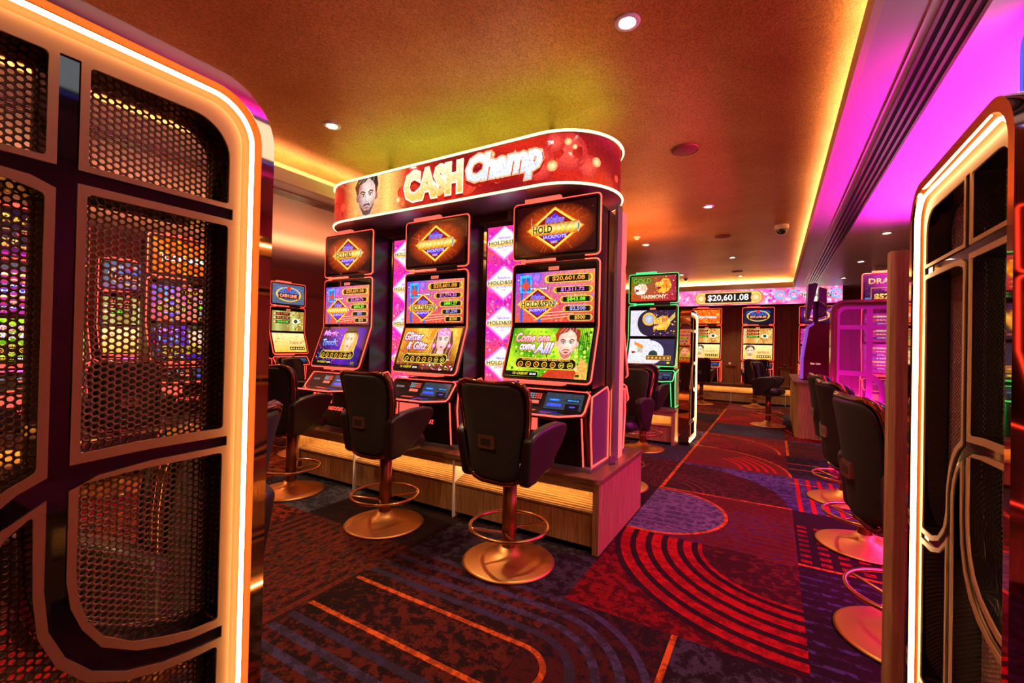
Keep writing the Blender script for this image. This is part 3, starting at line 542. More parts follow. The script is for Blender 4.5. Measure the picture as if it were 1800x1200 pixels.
def art_wall_led(W, H, n=5):
    a = Art(); a.grid(0, 0, W, H, 4, 24, lambda u, v: mixc(C('#f020b8'), C('#ff4a58'), 0.5 + 0.5 * math.sin(v * 31.4)))
    a.dots(0, 0, W, H, 420, 0.016, [C('#ff5ac8'), C('#c018a0'), C('#ff88b0'), C('#e83a60'), C('#8a28c8'), C('#ffa0e0')], 3, 5)
    for k in range(n):
        cy = 0.25 + 0.3725 * k
        for q, cc in ((0.172, '#ff60d8'), (0.158, '#ffa0ec'), (0.144, '#fff0ff'), (0.130, '#fff0c8'), (0.122, '#ffffff')):
            hx = min(W * 0.5 - 0.001, q * 1.3); a.poly([(W * 0.5, cy - q), (W * 0.5 + hx, cy - q + hx / 1.3), (W * 0.5 + hx, cy + q - hx / 1.3), (W * 0.5, cy + q), (W * 0.5 - hx, cy + q - hx / 1.3), (W * 0.5 - hx, cy - q + hx / 1.3)], C(cc))
        a.rect(W * 0.03, cy - 0.034, W * 0.97, cy + 0.024, C('#ffb050'), C('#e8f0c0')); a.text('HOLD&SPIN', W * 0.5, cy, 0.036, C('#20401c'), w=W * 0.9, bold=0.012)
        a.text('Fabulous', W * 0.5, cy + 0.045, 0.024, C('#9a50e0'), w=W * 0.36, shear=0.3); a.text('JACKPOTS', W * 0.5, cy - 0.045, 0.024, C('#8060e8'), w=W * 0.46); a.text('LINK', W * 0.5, cy - 0.07, 0.012, C('#9080e8'), w=W * 0.12)
        if k < n - 1:
            yy = cy + 0.186; a.line(arc(W * 0.5, yy, 0.03, 0, 340, 12), 0.008, C('#7a18a0')); a.line(arc(W * 0.22, yy, 0.03, 0, 340, 12), 0.006, C('#a02890')); a.line(arc(W * 0.78, yy, 0.03, 0, 340, 12), 0.006, C('#a02890'))
    return a

# ------------------------------------------------------------------ room shell
X0, X1, Y0, Y1 = -9.8, 3.6, -3.2, 14.3
struct('floor', MB().box(X0 - 0.1, X1 + 0.1, Y0 - 0.1, Y1 + 0.1, -0.1, -0.004), 'shadow_gap')
# carpet: square modules laid on a grid of about 1.18 x 1.22 m
ca = Art(eps=1.6e-4)
MAR, MAR2, BLK = C('#561d18'), C('#2a1210'), C('#1c1014')
REDC, REDD, RUST, ORC = C('#a01414'), C('#6a0e10'), C('#7e2a14'), C('#c85a20')
BLU, LILC, GRY, DKB = C('#443a5a'), C('#6a567c'), C('#5c505a'), C('#2a222c')
GX = [-1.02 + 1.18 * k for k in range(-8, 5)]; GY = [2.38 - 1.22 * 5 + 1.22 * k for k in range(0, 16)]
def tx(i): return -1.02 + 1.18 * i
def ty(j): return 2.38 + 1.22 * j
CELLS = {}
def cell(i, j, c, alt=None): CELLS[(i, j)] = (c, alt)
rd = random.Random(5)
base = [(MAR, MAR2), (RUST, MAR2), (BLU, DKB), (GRY, BLK), (REDD, MAR2), (DKB, BLK), (MAR, BLK)]
for i in range(-8, 5):
    for j in range(-5, 10):
        c, alt = rd.choice(base); cell(i, j, c, alt)
def arcs(cx, cy, radii, w, col, a0, a1, alt=None, layer=3, n=40):
    for r in radii: ca.ring(cx, cy, r - w / 2, r + w / 2, col, a0, a1, n, 1.0, alt, layer)
def hl(x0, x1, ys, w, col, alt=None, layer=3):
    for y in ys: ca.rect(x0, y - w / 2, x1, y + w / 2, col, alt=alt, layer=layer)
def vl(xs, y0, y1, w, col, alt=None, layer=3):
    for x in xs: ca.rect(x - w / 2, y0, x + w / 2, y1, col, alt=alt, layer=layer)
OA = C('#8a3a14')
def tile_redarcs(i, j):
    cell(i, j, REDD, MAR); x, y = tx(i + 1), ty(j + 1)
    ca.rect(tx(i), ty(j), tx(i) + 1.18, ty(j) + 1.22, C('#6e0c0e'), alt=C('#3c080a'), layer=2)
    ca.raw([(x, y)] + arc(x, y, 1.20, 180, 270, 40), [(0, k + 1, k + 2) for k in range(40)], REDC, C('#7a0c0e'), 3)
    ca.raw([(x, y)] + arc(x, y, 0.60, 180, 270, 40), [(0, k + 1, k + 2) for k in range(40)], MAR, C('#30100f'), 4)
    arcs(x, y, [1.19, 1.08, 0.97, 0.86, 0.75, 0.65], 0.042, C('#2c1210'), 180, 270, BLK, 5)
def tile_blob(i, j):
    cell(i, j, MAR, C('#4a1412')); x, y = tx(i), ty(j)
    hl(x + 0.2, x + 1.18, [y + 0.03 + 0.083 * k for k in range(11)], 0.022, C('#2e2452'), MAR, 2)
    ca.poly([(x, y + 0.01)] + [(x + 0.12 + 0.58 * math.cos(R(a)), y + 0.60 + 0.60 * math.sin(R(a))) for a in range(-90, 91, 6)] + [(x, y + 1.20)], ORC, OA, 3)
    ca.poly([(x, y + 0.035)] + [(x + 0.12 + 0.55 * math.cos(R(a)), y + 0.60 + 0.567 * math.sin(R(a))) for a in range(-90, 91, 6)] + [(x, y + 1.167)], C('#64566e'), C('#3c3048'), 4)
    for k in range(9): ca.rect(x + 0.03, y + 0.12 + 0.115 * k, x + 0.60 - 0.04 * abs(k - 4), y + 0.145 + 0.115 * k, C('#453a52'), alt=C('#64566e'), layer=5)
    hl(x, x + 1.18, [y + 1.235], 0.028, ORC, OA, 6)
def tile_quarter(i, j):
    cell(i, j, C('#504670'), C('#2c2448')); x, y = tx(i), ty(j)
    ca.raw([(x, y)] + arc(x, y, 1.15, 0, 90, 36), [(0, k + 1, k + 2) for k in range(36)], C('#46181a'), MAR2, 2)
    arcs(x, y, [0.34, 0.43, 0.52, 0.61], 0.03, C('#28202c'), 0, 90, MAR, 3); vl([x + 0.02], y, y + 1.22, 0.035, ORC, OA, 5)
def tile_orangearc(i, j):
    cell(i, j, C('#5a1416'), C('#3a1012')); x, y = tx(i), ty(j)
    ca.raw([(x, y)] + arc(x, y, 1.2, 0, 90, 36), [(0, k + 1, k + 2) for k in range(36)], C('#66161a'), MAR, 2)
    arcs(x, y, [0.70, 0.79, 0.88, 0.97, 1.06], 0.035, REDC, 5, 50, None, 3); arcs(x, y, [1.2], 0.03, ORC, 0, 90, OA, 4)
def tile_redstripes(i, j):
    cell(i, j, C('#4c4468'), C('#2c2848')); x, y = tx(i), ty(j); vl([x + 0.07 + 0.105 * k for k in range(8)], y, y + 1.22, 0.036, REDC, None, 2); hl(x, x + 0.5, [y + 0.98], 0.025, ORC, OA, 3)
def tile_capsule(i, j):
    cell(i, j, C('#4c1c12'), C('#1c0e0c')); x, y = tx(i), ty(j); cy = y + 0.585
    for r, w, c_, l in [(0.61, 0.04, C('#3c3450'), 2), (0.50, 0.045, C('#3c3450'), 2), (0.39, 0.045, C('#3c3450'), 2), (0.28, 0.045, C('#302a44'), 2), (0.16, 0.03, ORC, 3)]:
        hl(x, x + 1.18, [cy + r, cy - r], w, c_, C('#2c2430') if l == 2 else OA, l)
        if r < 0.6: arcs(x + 1.18, cy, [r], w, c_, -90, 90, C('#2c2430') if l == 2 else OA, l)
        else: arcs(x + 1.18, cy, [r], w, c_, -90, 90, C('#2c2430'), l)
def tile_vstripes(i, j, c1=C('#5c2214'), c2=C('#2a2022'), n=13):
    cell(i, j, c1, MAR2); vl([tx(i) + 0.05 + 0.09 * k for k in range(n)], ty(j), ty(j + 1), 0.045, c2, c1, 2)
def tile_hstripes(i, j, c1=C('#241018'), c2=C('#3a3260'), n=13):
    cell(i, j, c1, BLK); hl(tx(i), tx(i + 1), [ty(j) + 0.05 + 0.092 * k for k in range(n)], 0.03, c2, c1, 2)
def tile_check(i, j):
    cell(i, j, C('#240c10'), BLK)
    for a_ in range(10):
        for b_ in range(8): ca.rect(tx(i) + 0.02 + 0.115 * a_, ty(j) + 0.08 + 0.10 * b_, tx(i) + 0.085 + 0.115 * a_, ty(j) + 0.13 + 0.10 * b_, C('#8a1214'), alt=C('#5a1012'), layer=2)
    hl(tx(i), tx(i + 1), [ty(j) + 0.03], 0.03, ORC, OA, 3)
tile_redarcs(0, 0); tile_blob(0, 1); tile_quarter(0, 2); tile_orangearc(0, 3)
cell(0, 4, C('#461618'), C('#6a1618')); arcs(tx(0), ty(4), [1.1], 0.03, ORC, 0, 90, OA, 3); vl([tx(0) + 0.02], ty(3), ty(8), 0.035, ORC, OA, 6)
cell(0, 5, C('#3a3444'), DKB); cell(0, 6, C('#8a1416'), C('#601014')); tile_orangearc(0, 7); cell(0, 8, C('#4a4050'), C('#80161a'))
tile_hstripes(1, 0); tile_check(1, 1); tile_redstripes(1, 2); tile_hstripes(1, 3, C('#241420'), C('#343056')); hl(tx(1), tx(2), [ty(3) + 0.45, ty(3) + 0.75], 0.03, ORC, OA, 4)
tile_quarter(1, 4); tile_redarcs(1, 5); tile_hstripes(1, 6)
cell(0, -1, BLK, C('#3a1410')); cell(1, -1, DKB, BLK)
tile_capsule(-1, -1)
ca.rect(tx(0) + 0.6, ty(-1), tx(0) + 1.18, ty(0), C('#38303c'), alt=BLK, layer=2); vl([tx(0) + 0.605], ty(-1), ty(0), 0.028, ORC, OA, 4)
cell(-1, 0, C('#352c36'), BLK); tile_vstripes(-2, -1); cell(-2, 0, C('#2a1416'), BLK)
cell(-3, 0, C('#4c4854'), C('#2c2830')); cell(-3, -1, RUST, MAR2); arcs(tx(-3), ty(0) - 1.1, [1.1], 0.03, ORC, 20, 90, OA, 3)
tile_vstripes(-1, 2, C('#4c1a18'), C('#1c1016'), 13); tile_vstripes(-1, 3, C('#3a3444'), DKB); cell(-1, 1, MAR2, BLK); tile_capsule(-2, 2)
cell(-1, -2, C('#38303c'), BLK); tile_redarcs(-2, -2); tile_orangearc(-4, -1); tile_quarter(-4, 1); tile_blob(-5, 0); tile_redarcs(-4, 2); tile_capsule(-6, 1)
for (i, j), (c, alt) in CELLS.items(): ca.rect(tx(i), ty(j), tx(i + 1), ty(j + 1), c, alt=alt, layer=1)
co_ = ca.build('carpet', lambda x, y, d: (x, y, d - 0.0012), None, 'carpet'); co_['kind'] = 'structure'; co_.name = 'floor_carpet'

# walls
struct('wall_far', MB().box(X0 - 0.1, X1 + 0.1, Y1, Y1 + 0.1, 0, 3.7), 'wall_timber')
struct('wall_near', MB().box(X0 - 0.1, X1 + 0.1, Y0 - 0.1, Y0, 0, 3.7), 'wall_timber')
struct('wall_right', MB().box(X1, X1 + 0.1, Y0, Y1, 0, 3.7), 'wall_timber')
struct('wall_left', MB().box(X0 - 0.1, X0, Y0, Y1, 0, 3.7), 'red_plaster')
mb = MB()
for k in range(24): mb.box(X0 + 0.002, X0 + 0.03, -2.0 + 0.66 * k, -1.96 + 0.66 * k, 0.0, 2.52)
mb.box(X0 + 0.002, X0 + 0.05, Y0, Y1, 2.52, 2.60)
struct('trim_1', mb, 'wall_timber')
struct('baseboard_far', MB().box(X0, X1, Y1 - 0.02, Y1, 0, 0.12), 'cabinet_black')
mb = MB()
for k in range(30): mb.box(X0 + 0.5 + 0.44 * k, X0 + 0.508 + 0.44 * k, Y1 - 0.006, Y1, 0, 3.1)
struct('trim_2', mb, 'shadow_gap')
# ceilings: raised copper tray and the white lower ceiling around it
YN = -2.2; LIPW = 0.04
struct('ceiling', MB().box(XL - 0.25, XR + 0.25, YN - 0.25, YF + 0.25, ZT, ZT + 0.08), 'copper_paper')
mb = MB()
mb.box(XR + LIPW, X1, Y0, Y1, ZB, ZB + 0.02); mb.box(X0, XL - LIPW, Y0, Y1, ZB, ZB + 0.02)
mb.box(XL - LIPW, XR + LIPW, YF + LIPW, Y1, ZB, ZB + 0.02); mb.box(XL - LIPW, XR + LIPW, Y0, YN - LIPW, ZB, ZB + 0.02)
mb.box(X0, X1, Y0, Y1, 3.62, 3.66)
struct('ceiling_lower', mb, 'white_paint')
mb = MB(); zt = 3.235
mb.box(XR, XR + LIPW, YN - LIPW, YF + LIPW, ZB, zt); mb.box(XL - LIPW, XL, YN - LIPW, YF + LIPW, ZB, zt)
mb.box(XL, XR, YF, YF + LIPW, ZB, zt); mb.box(XL, XR, YN - LIPW, YN, ZB, zt)
struct('trim_3', mb, 'lip_paint')
mb = MB()
mb.box(XR + 0.24, XR + 0.26, YN - 0.26, YF + 0.26, ZB + 0.02, ZT + 0.01); mb.box(XL - 0.26, XL - 0.24, YN - 0.26, YF + 0.26, ZB + 0.02, ZT + 0.01)
mb.box(XL - 0.26, XR + 0.26, YF + 0.24, YF + 0.26, ZB + 0.02, ZT + 0.01); mb.box(XL - 0.26, XR + 0.26, YN - 0.26, YN - 0.24, ZB + 0.02, ZT + 0.01)
struct('trim_4', mb, 'lip_paint')
struct('trim_5', MB().box(0.603, 0.610, Y0, YF, ZB - 0.004, ZB + 0.001), 'mirror_rose')
struct('column', MB().prism(rrect(1.62, 1.95, 10.8, 11.12, 0.05), lambda u, v, d: (u, v, d), 0, ZB), 'white_paint')['kind'] = 'structure'

def slot_grille(name, x0, x1, y0, y1, n, label):
    e = empty(name, ((x0 + x1) / 2, (y0 + y1) / 2, ZB), 0, label, 'vent')
    w = (x1 - x0); cx = w / 2; ly = (y1 - y0) / 2
    MB().box(-cx, cx, -ly, ly, -0.003, 0.0).build('backing_plate', 'grille_dark', e)
    for k in range(n + 1):
        x = -cx + w * k / n; MB().box(x - 0.009, x + 0.009, -ly, ly, -0.012, -0.002).build('blade', 'grille_metal', e)
    return e
slot_grille('linear_vent', 0.660, 0.835, -1.5, 12.6, 4, 'long linear slot vent in the magenta-lit ceiling on the right')
slot_grille('linear_vent', -4.87, -4.69, -1.5, 12.6, 5, 'long linear slot vent in the low reddish ceiling on the left')

def downlight(x, y, z, label, grp):
    e = empty('downlight', (x, y, z), 0, label, 'downlight', grp)
    MB().lathe([(0.045, -0.004), (0.052, -0.012), (0.072, -0.010), (0.076, -0.001), (0.045, -0.001)], seg=28).build('trim_ring', 'white_plastic', e)
    MB().lathe([(0.0005, -0.0035), (0.043, -0.0035), (0.043, -0.001), (0.0005, -0.001)], seg=24).build('lens', 'lamp_white', e)
    return e
dl = ['recessed downlight in the copper ceiling nearest the top edge, right of centre', 'recessed downlight in the copper ceiling above the left end of the red sign',
      'recessed downlight in the copper ceiling between the two nearest round speakers', 'recessed downlight in the copper ceiling just right of the red sign, above the green-lit machine',
      'recessed downlight in the copper ceiling beyond the second round speaker',
      'tiny recessed downlight in the copper ceiling just right of the green-lit machine topper', 'tiny recessed downlight in the copper ceiling nearest the far cove']
for (x, y), t in zip(DOWN, dl): downlight(x, y, ZT, t, 'downlights in the copper ceiling')
for (x, y), t in zip(DOWNR, ['nearest', 'middle', 'farthest']): downlight(x, y, ZB, t + ' of the three recessed downlights in the low ceiling right of the slot vent', 'downlights in the low right ceiling')
for (x, y), t in zip([(-0.78, 4.53), (-0.79, 8.31), (-0.82, 12.21)], ['nearest and largest round ceiling speaker with dark red cloth', 'middle round ceiling speaker, left of the dome camera', 'farthest round ceiling speaker, over the far aisle']):
    e = empty('ceiling_speaker', (x, y, ZT), 0, t, 'speaker', 'round ceiling speakers')
    MB().lathe([(0.0005, -0.014), (0.10, -0.012), (0.118, -0.006), (0.118, -0.001)], seg=36).build('grille_cloth', 'speaker_cloth', e)
    MB().lathe([(0.118, -0.001), (0.120, -0.010), (0.128, -0.010), (0.132, -0.001)], seg=36).build('outer_ring', 'bronze_post', e)
e = empty('dome_camera', (0.064, 7.93, ZT), 0, 'white dome security camera on the copper ceiling beside the cove edge', 'camera')
MB().lathe([(0.0005, -0.001), (0.095, -0.001), (0.10, -0.02), (0.095, -0.07), (0.085, -0.075), (0.0005, -0.075)], seg=32).build('housing', 'white_plastic', e)
MB().lathe([(0.075, -0.075), (0.072, -0.10), (0.055, -0.13), (0.03, -0.146), (0.0005, -0.15)], seg=32).build('smoked_dome', 'glass_black', e)
for x, y, t in [(-2.08, 7.69, 'small white ceiling sensor above the rear of the red sign'), (-2.13, 12.9, 'small dark dome sensor on the copper ceiling near the far cove')]:
    e = empty('ceiling_sensor', (x, y, ZT), 0, t, 'sensor')
    MB().lathe([(0.0005, -0.001), (0.06, -0.001), (0.06, -0.02), (0.045, -0.03), (0.0005, -0.03)], seg=24).build('mounting_base', 'white_plastic', e)
    MB().lathe([(0.04, -0.03), (0.035, -0.055), (0.0005, -0.065)], seg=24).build('sensor_cap', 'white_plastic' if y < 8 else 'dark_plastic', e)

# ------------------------------------------------------------------ swivel stools (local: faces +Y)
def smooth_shell(rows, th, name, m, parent, off=0.0, scale=1.0):
    """rows: (z, half width, y, bow) -> closed padded panel"""
    mb = MB(); nx = 10; vs = []
    for side in (0, 1):
        for z, hw, y, bow in rows:
            for k in range(nx + 1):
                t = -1 + 2 * k / nx; t = math.sin(t * math.pi / 2)
                x = hw * scale * t; yy = y + bow * (t * t) + off
                edge = (1 - abs(t) ** 4); ez = 1.0
                q = th * (0.25 + 0.75 * edge) * ez
                vs.append((x, yy - q / 2 if side == 0 else yy + q / 2, z))
    nr = len(rows); c = nx + 1; fs = []
    for j in range(nr - 1):
        for k in range(nx):
            a = j * c + k; fs.append((a, a + 1, a + c + 1, a + c)); b = nr * c + a; fs.append((b, b + c, b + c + 1, b + 1))
    for j in range(nr - 1):
        a = j * c; b = nr * c + a; fs.append((a, a + c, b + c, b)); a = j * c + nx; b = nr * c + a; fs.append((a, b, b + c, a + c))
    for k in range(nx):
        a = k; b = nr * c + k; fs.append((a, b, b + 1, a + 1)); a = (nr - 1) * c + k; b = nr * c + a; fs.append((a, a + 1, b + 1, b))
    mb.add(vs, fs, True); return mb.build(name, m, parent, sub=1)
BACK = [(0.585, 0.150, -0.205, 0.02), (0.62, 0.200, -0.21, 0.03), (0.72, 0.220, -0.222, 0.045), (0.86, 0.240, -0.238, 0.055), (1.0, 0.257, -0.255, 0.06), (1.10, 0.267, -0.268, 0.055), (1.165, 0.266, -0.278, 0.045), (1.20, 0.244, -0.284, 0.035), (1.216, 0.185, -0.286, 0.02)]
def make_stool():
    e = empty('swivel_stool')
    MB().lathe([(0.0005, 0.0), (0.305, 0.0), (0.31, 0.006), (0.29, 0.014), (0.20, 0.030), (0.12, 0.050), (0.075, 0.075), (0.058, 0.10), (0.0005, 0.10)], seg=64).build('base', 'base_gold', e)
    col = MB().lathe([(0.0005, 0.09), (0.047, 0.09), (0.047, 0.60), (0.0005, 0.60)], seg=32).build('column', 'bronze_post', e)
    fr = MB().tube([(x, y, 0.235) for x, y in arc(0, 0.0, 0.262, 0, 360, 48)[:-1]], 0.012, 10, True).build('foot_ring', 'ring_gold', e)
    for a in (55, 125, 235, 305):
        q = R(a); s_ = 1 if a in (55, 235) else -1
        pts = []
        for k in range(9):
            t = k / 8; rr = 0.045 + (0.262 - 0.045) * t; aa = q + s_ * 0.5 * (1 - t) ** 2 - s_ * 0.12; pts.append((rr * math.cos(aa), rr * math.sin(aa), 0.20 + 0.035 * t ** 0.7))
        MB().tube(pts, 0.0085, 8).build('spoke', 'ring_gold', fr)
    mb = MB().prism(rrect(-0.075, 0.075, -0.09, 0.09, 0.02), lambda u, v, d: (u, v, d), 0.565, 0.61); mb.build('swivel_mount', 'dark_plastic', e)
    # seat cushion
    def seat(u, v, d): return (u, v, d)
    mb = MB(); st = []
    for z, g in [(0.60, 0.03), (0.625, 0.005), (0.67, 0.0), (0.705, 0.012), (0.722, 0.05)]:
        st.append([(x, y, z + (0.012 * math.cos(x * 7) if z > 0.69 else 0)) for x, y in rrect(-0.235 + g, 0.235 - g, -0.21 + g, 0.25 - g, 0.09 - g * 0.5, 5)])
    n = len(st[0]); mb.add([p for r_ in st for p in r_], [(j * n + k, j * n + (k + 1) % n, (j + 1) * n + (k + 1) % n, (j + 1) * n + k) for j in range(len(st) - 1) for k in range(n)] + [tuple(range(n))[::-1], tuple((len(st) - 1) * n + k for k in range(n))], True)
    mb.build('seat', 'leather', e)
    smooth_shell([(z, w * 0.94, y, b) for z, w, y, b in BACK], 0.095, 'back_cushion', 'leather', e, off=0.058)
    bk = smooth_shell([(z + (0.014 if z < 0.7 else -0.016), w * 0.90, y, b) for z, w, y, b in BACK], 0.045, 'backrest', 'fabric', e, off=-0.012)
    # glossy rim round the back
    pts = [(w * 1.01, y + b + 0.004, z) for z, w, y, b in BACK] + [(0.06, -0.262, 1.205), (0, -0.262, 1.202), (-0.06, -0.262, 1.205)] + [(-w * 1.01, y + b + 0.004, z) for z, w, y, b in BACK[::-1]] + [(-0.08, -0.20, 0.578), (0.08, -0.20, 0.578)]
    MB().tube(pts, 0.018, 10, True).build('rim', 'rim_gloss', e)
    h = MB().prism(rrect(-0.062, 0.062, 0.80, 0.885, 0.008), lambda u, v, d: (u, -0.281 + d, v), 0, 0.022).build('handle_plate', 'plate_metal', e)
    MB().prism(rrect(-0.038, 0.038, 0.820, 0.862, 0.006), lambda u, v, d: (u, -0.2825 + d, v), 0, 0.003).build('handle_recess', 'dark_plastic', h)
    for s_ in (-1, 1):
        prof = [(-0.20, 0.60), (-0.215, 0.75), (-0.225, 0.87), (-0.18, 0.905), (-0.10, 0.930), (0.02, 0.948), (0.12, 0.950), (0.19, 0.935), (0.205, 0.895), (0.17, 0.81), (0.09, 0.71), (0.0, 0.635), (-0.09, 0.585), (-0.18, 0.572)]
        def f(u, v, d, s_=s_): return (s_ * (0.190 + d + 0.15 * (v - 0.6) + 0.03 * (u + 0.2)), u, v)
        MB().prism(prof[::s_], f, 0.0, 0.075, True).build('armrest', 'leather', e, bevel=0.024, seg=4)
    return e
stool0 = make_stool()
_used = [False]
def stool(x, y, rz, label, grp='swivel stools along the machines'):
    o = stool0 if not _used[0] else copy_tree(stool0); _used[0] = True
    o.location = (x, y, 0.002); o.rotation_euler = (0, 0, R(rz)); return tag(o, label, 'stool', grp)

# ------------------------------------------------------------------ machine plinth (local: front faces -Y, origin at front left floor corner)
def plinth(x0, x1, y0, y1, label, fins=(), name='machine_plinth', both=False, H=0.53, rz=0.0, rot_at=None, grp='timber machine plinths'):
    W = x1 - x0; D = y1 - y0
    e = empty(name, (x0, y0, 0), rz, label, 'plinth', grp)
    MB().prism(rrect(-0.015, W + 0.015, -0.02, D + 0.02, 0.06, 6), lambda u, v, d: (u, v, d), H - 0.04, H).build('worktop', 'worktop', e, bevel=0.006)
    MB().box(0, 0.045, 0, D, 0, H - 0.04).build('end_panel', 'oak', e); MB().box(W - 0.045, W, 0, D, 0, H - 0.04).build('end_panel', 'oak', e)
    MB().box(0.045, W - 0.045, 0.19, D - 0.19, 0, H - 0.04).build('core', 'oak', e)
    for s_ in ((0, 1) if both else (0,)):
        def yy(a): return a if s_ == 0 else D - a
        def bx(mb, a, b, c, d, z0, z1): p, q = sorted((yy(c), yy(d))); return mb.box(a, b, p, q, z0, z1)
        bx(MB(), 0.045, W - 0.045, 0.01, 0.03, H - 0.10, H - 0.04).build('fascia', 'oak_flat', e)
        mb = MB()
        mb.add([(0.045, yy(0.02), 0.285), (W - 0.045, yy(0.02), 0.285), (W - 0.045, yy(0.19), 0.345), (0.045, yy(0.19), 0.345), (0.045, yy(0.02), 0.27), (W - 0.045, yy(0.02), 0.27), (W - 0.045, yy(0.19), 0.27), (0.045, yy(0.19), 0.27)],
               [(0, 1, 2, 3), (4, 7, 6, 5), (0, 4, 5, 1), (1, 5, 6, 2), (2, 6, 7, 3), (3, 7, 4, 0)])
        for k in range(7):
            t = (k + 0.3) / 7; y_ = 0.02 + 0.17 * t; z_ = 0.285 + 0.06 * t; p, q = sorted((yy(y_), yy(y_ + 0.012))); mb.box(0.045, W - 0.045, p, q, z_, z_ + 0.007)
        mb.build('foot_step', 'oak_flat', e)
        bx(MB(), 0.045, W - 0.045, 0.05, 0.19, 0.255, 0.27).build('shadow_gap', 'shadow_gap', e)
        bx(MB(), 0.045, W - 0.045, 0.03, 0.05, 0.04, 0.258).build('kick_panel', 'oak', e)
        bx(MB(), 0.06, W - 0.06, 0.035, 0.045, H - 0.055, H - 0.042).build('light_strip', 'led_niche', e)
        for x in fins: bx(MB(), x - x0 - 0.006, x - x0 + 0.006, 0.002, 0.19, 0, H - 0.045).build('divider_fin', 'white_plastic', e)
    return e

# ------------------------------------------------------------------ slot machine (local: front faces -Y, origin on the plinth under the screens)
HW = 0.375
def gmon(v):                       # main monitor: leans out below the knee
    k, b, t = 1.075, 0.65, 1.585
    Lb = math.hypot(k - b, 0.15)
    if v < Lb:
        f_ = v / Lb; return (-0.15 + 0.15 * f_, b + (k - b) * f_, (-(k - b) / Lb, 0.15 / Lb))
    return (0.0, k + (v - Lb), (-1.0, 0.0))
LB = math.hypot(0.425, 0.15); LT = LB + 0.51
def mon(u, v, d):                  # d > 0 toward the player
    y, z, (ny, nz) = gmon(v)
    if abs(v - LB) < 0.002: ny, nz = -0.985, 0.17
    return (u, y + ny * d, z + nz * d)
def make_machine(name='slot_machine', led='led_red'):
    e = empty(name)
    side = [(-0.06, 0.03), (-0.10, 0.34), (-0.08, 0.545), (0.26, 0.60), (0.30, 0.55), (0.30, 0.03)]
    MB().prism([(-0.05, 0.0), (-0.09, 0.34), (-0.07, 0.55), (0.26, 0.605), (0.315, 0.55), (0.315, 0.0)], lambda u, v, d: (d, u, v), -0.355, 0.355).build('base_cabinet', 'cabinet_black', e)
    MB().box(-0.385, 0.385, -0.13, 0.32, 0, 0.025).build('foot_plate', 'cabinet_grey', e)
    for s_ in (-1, 1):
        sp = MB().prism(side, lambda u, v, d: (s_ * (0.356 + d), u, v), 0.0, 0.012).build('side_panel', 'cabinet_side', e)
        MB().tube([(s_ * 0.371, u, v) for u, v in side], 0.006, 6, True).build('light_trim', led, sp)
    # lower door
    dr = MB().box(-0.30, 0.30, -0.105, -0.06, 0.04, 0.37)
    for k in range(14): dr.box(-0.29, 0.29, -0.109, -0.105, 0.05 + 0.014 * k, 0.057 + 0.014 * k)
    dr = dr.build('lower_door', 'cabinet_black', e)
    for s_ in (-1, 1): MB().tube([(s_ * 0.325, -0.115, 0.035), (s_ * 0.31, -0.13, 0.40)], 0.006, 6).build('light_trim', led, dr)
    MB().prism(rrect(-0.30, -0.06, 0.26, 0.37, 0.01), lambda u, v, d: (u, -0.111 - d, v), 0, 0.004).build('glowing_grille', 'led_coral' if led != 'led_green' else 'led_green', dr)
    a = Art(); a.text('ARISTOCRAT', 0, 0, 0.042, C('#ff5040'), w=0.24, bold=0.05); a.build('lettering', lambda x, y, d: (x, -0.1105 - d, y + 0.21), dr)
    # console: leaning face, then a shelf with clipped corners
    cz0, cz1 = 0.435, 0.575; cy0, cy1 = -0.21, -0.115
    def con(u, v, d): f_ = v; return (u, cy0 + (cy1 - cy0) * f_ - d * 0.85, cz0 + (cz1 - cz0) * f_ + d * 0.5)
    cf = MB().prism([(-0.355, 0), (0.355, 0), (0.365, 1), (-0.365, 1)], con, -0.05, 0.0).build('console', 'cabinet_black', e)
    shelf = [(-0.355, -0.20), (0.355, -0.20), (0.35, -0.235), (0.235, -0.385), (-0.235, -0.385), (-0.35, -0.235)]
    sh = MB().prism(shelf[::-1], lambda u, v, d: (u, v, d), 0.405, 0.437).build('button_shelf', 'glass_black', cf, bevel=0.004)
    MB().tube([(-0.35, -0.235, 0.428), (-0.238, -0.39, 0.428), (0.238, -0.39, 0.428), (0.35, -0.235, 0.428), (0.365, -0.215, 0.45), (0.370, -0.125, 0.565), (0.35, -0.12, 0.583), (-0.35, -0.12, 0.583), (-0.370, -0.125, 0.565), (-0.365, -0.215, 0.45)], 0.0065, 6, True).build('light_trim', led, cf)
    MB().box(-0.34, 0.34, -0.125, -0.03, 0.575, 0.592).build('top_rail', 'chrome', cf)
    a = Art()
    a.rect(-0.30, 0.5, -0.20, 0.62, C('#6a6068')); a.rect(-0.14, 0.18, 0.0, 0.86, C('#140c10'))
    for r_ in range(3):
        for k in range(6): a.rect(-0.13 + 0.021 * k, 0.55 + 0.1 * r_, -0.114 + 0.021 * k, 0.62 + 0.1 * r_, C('#8a90a0') if k < 3 else C('#e05040'))
    a.rect(-0.12, 0.3, -0.02, 0.46, C('#ff6a50')); a.rect(0.03, 0.1, 0.33, 0.9, C('#2c3a48')); a.rect(0.06, 0.5, 0.15, 0.62, C('#1050e0')); a.text('CREDIT', 0.105, 0.56, 0.06, C('#60c0ff'), w=0.07)
    a.rect(0.05, 0.24, 0.17, 0.38, C('#4050e8')); a.rect(0.20, 0.5, 0.31, 0.64, C('#081028')); a.text('SERVICE', 0.255, 0.57, 0.07, C('#40b0ff'), w=0.09); a.rect(0.20, 0.1, 0.31, 0.4, C('#080818')); a.text('VIP', 0.255, 0.26, 0.07, C('#7060ff'), w=0.05)
    a.build('control_display', lambda x, y, d: con(x, y, d + 0.002), cf)
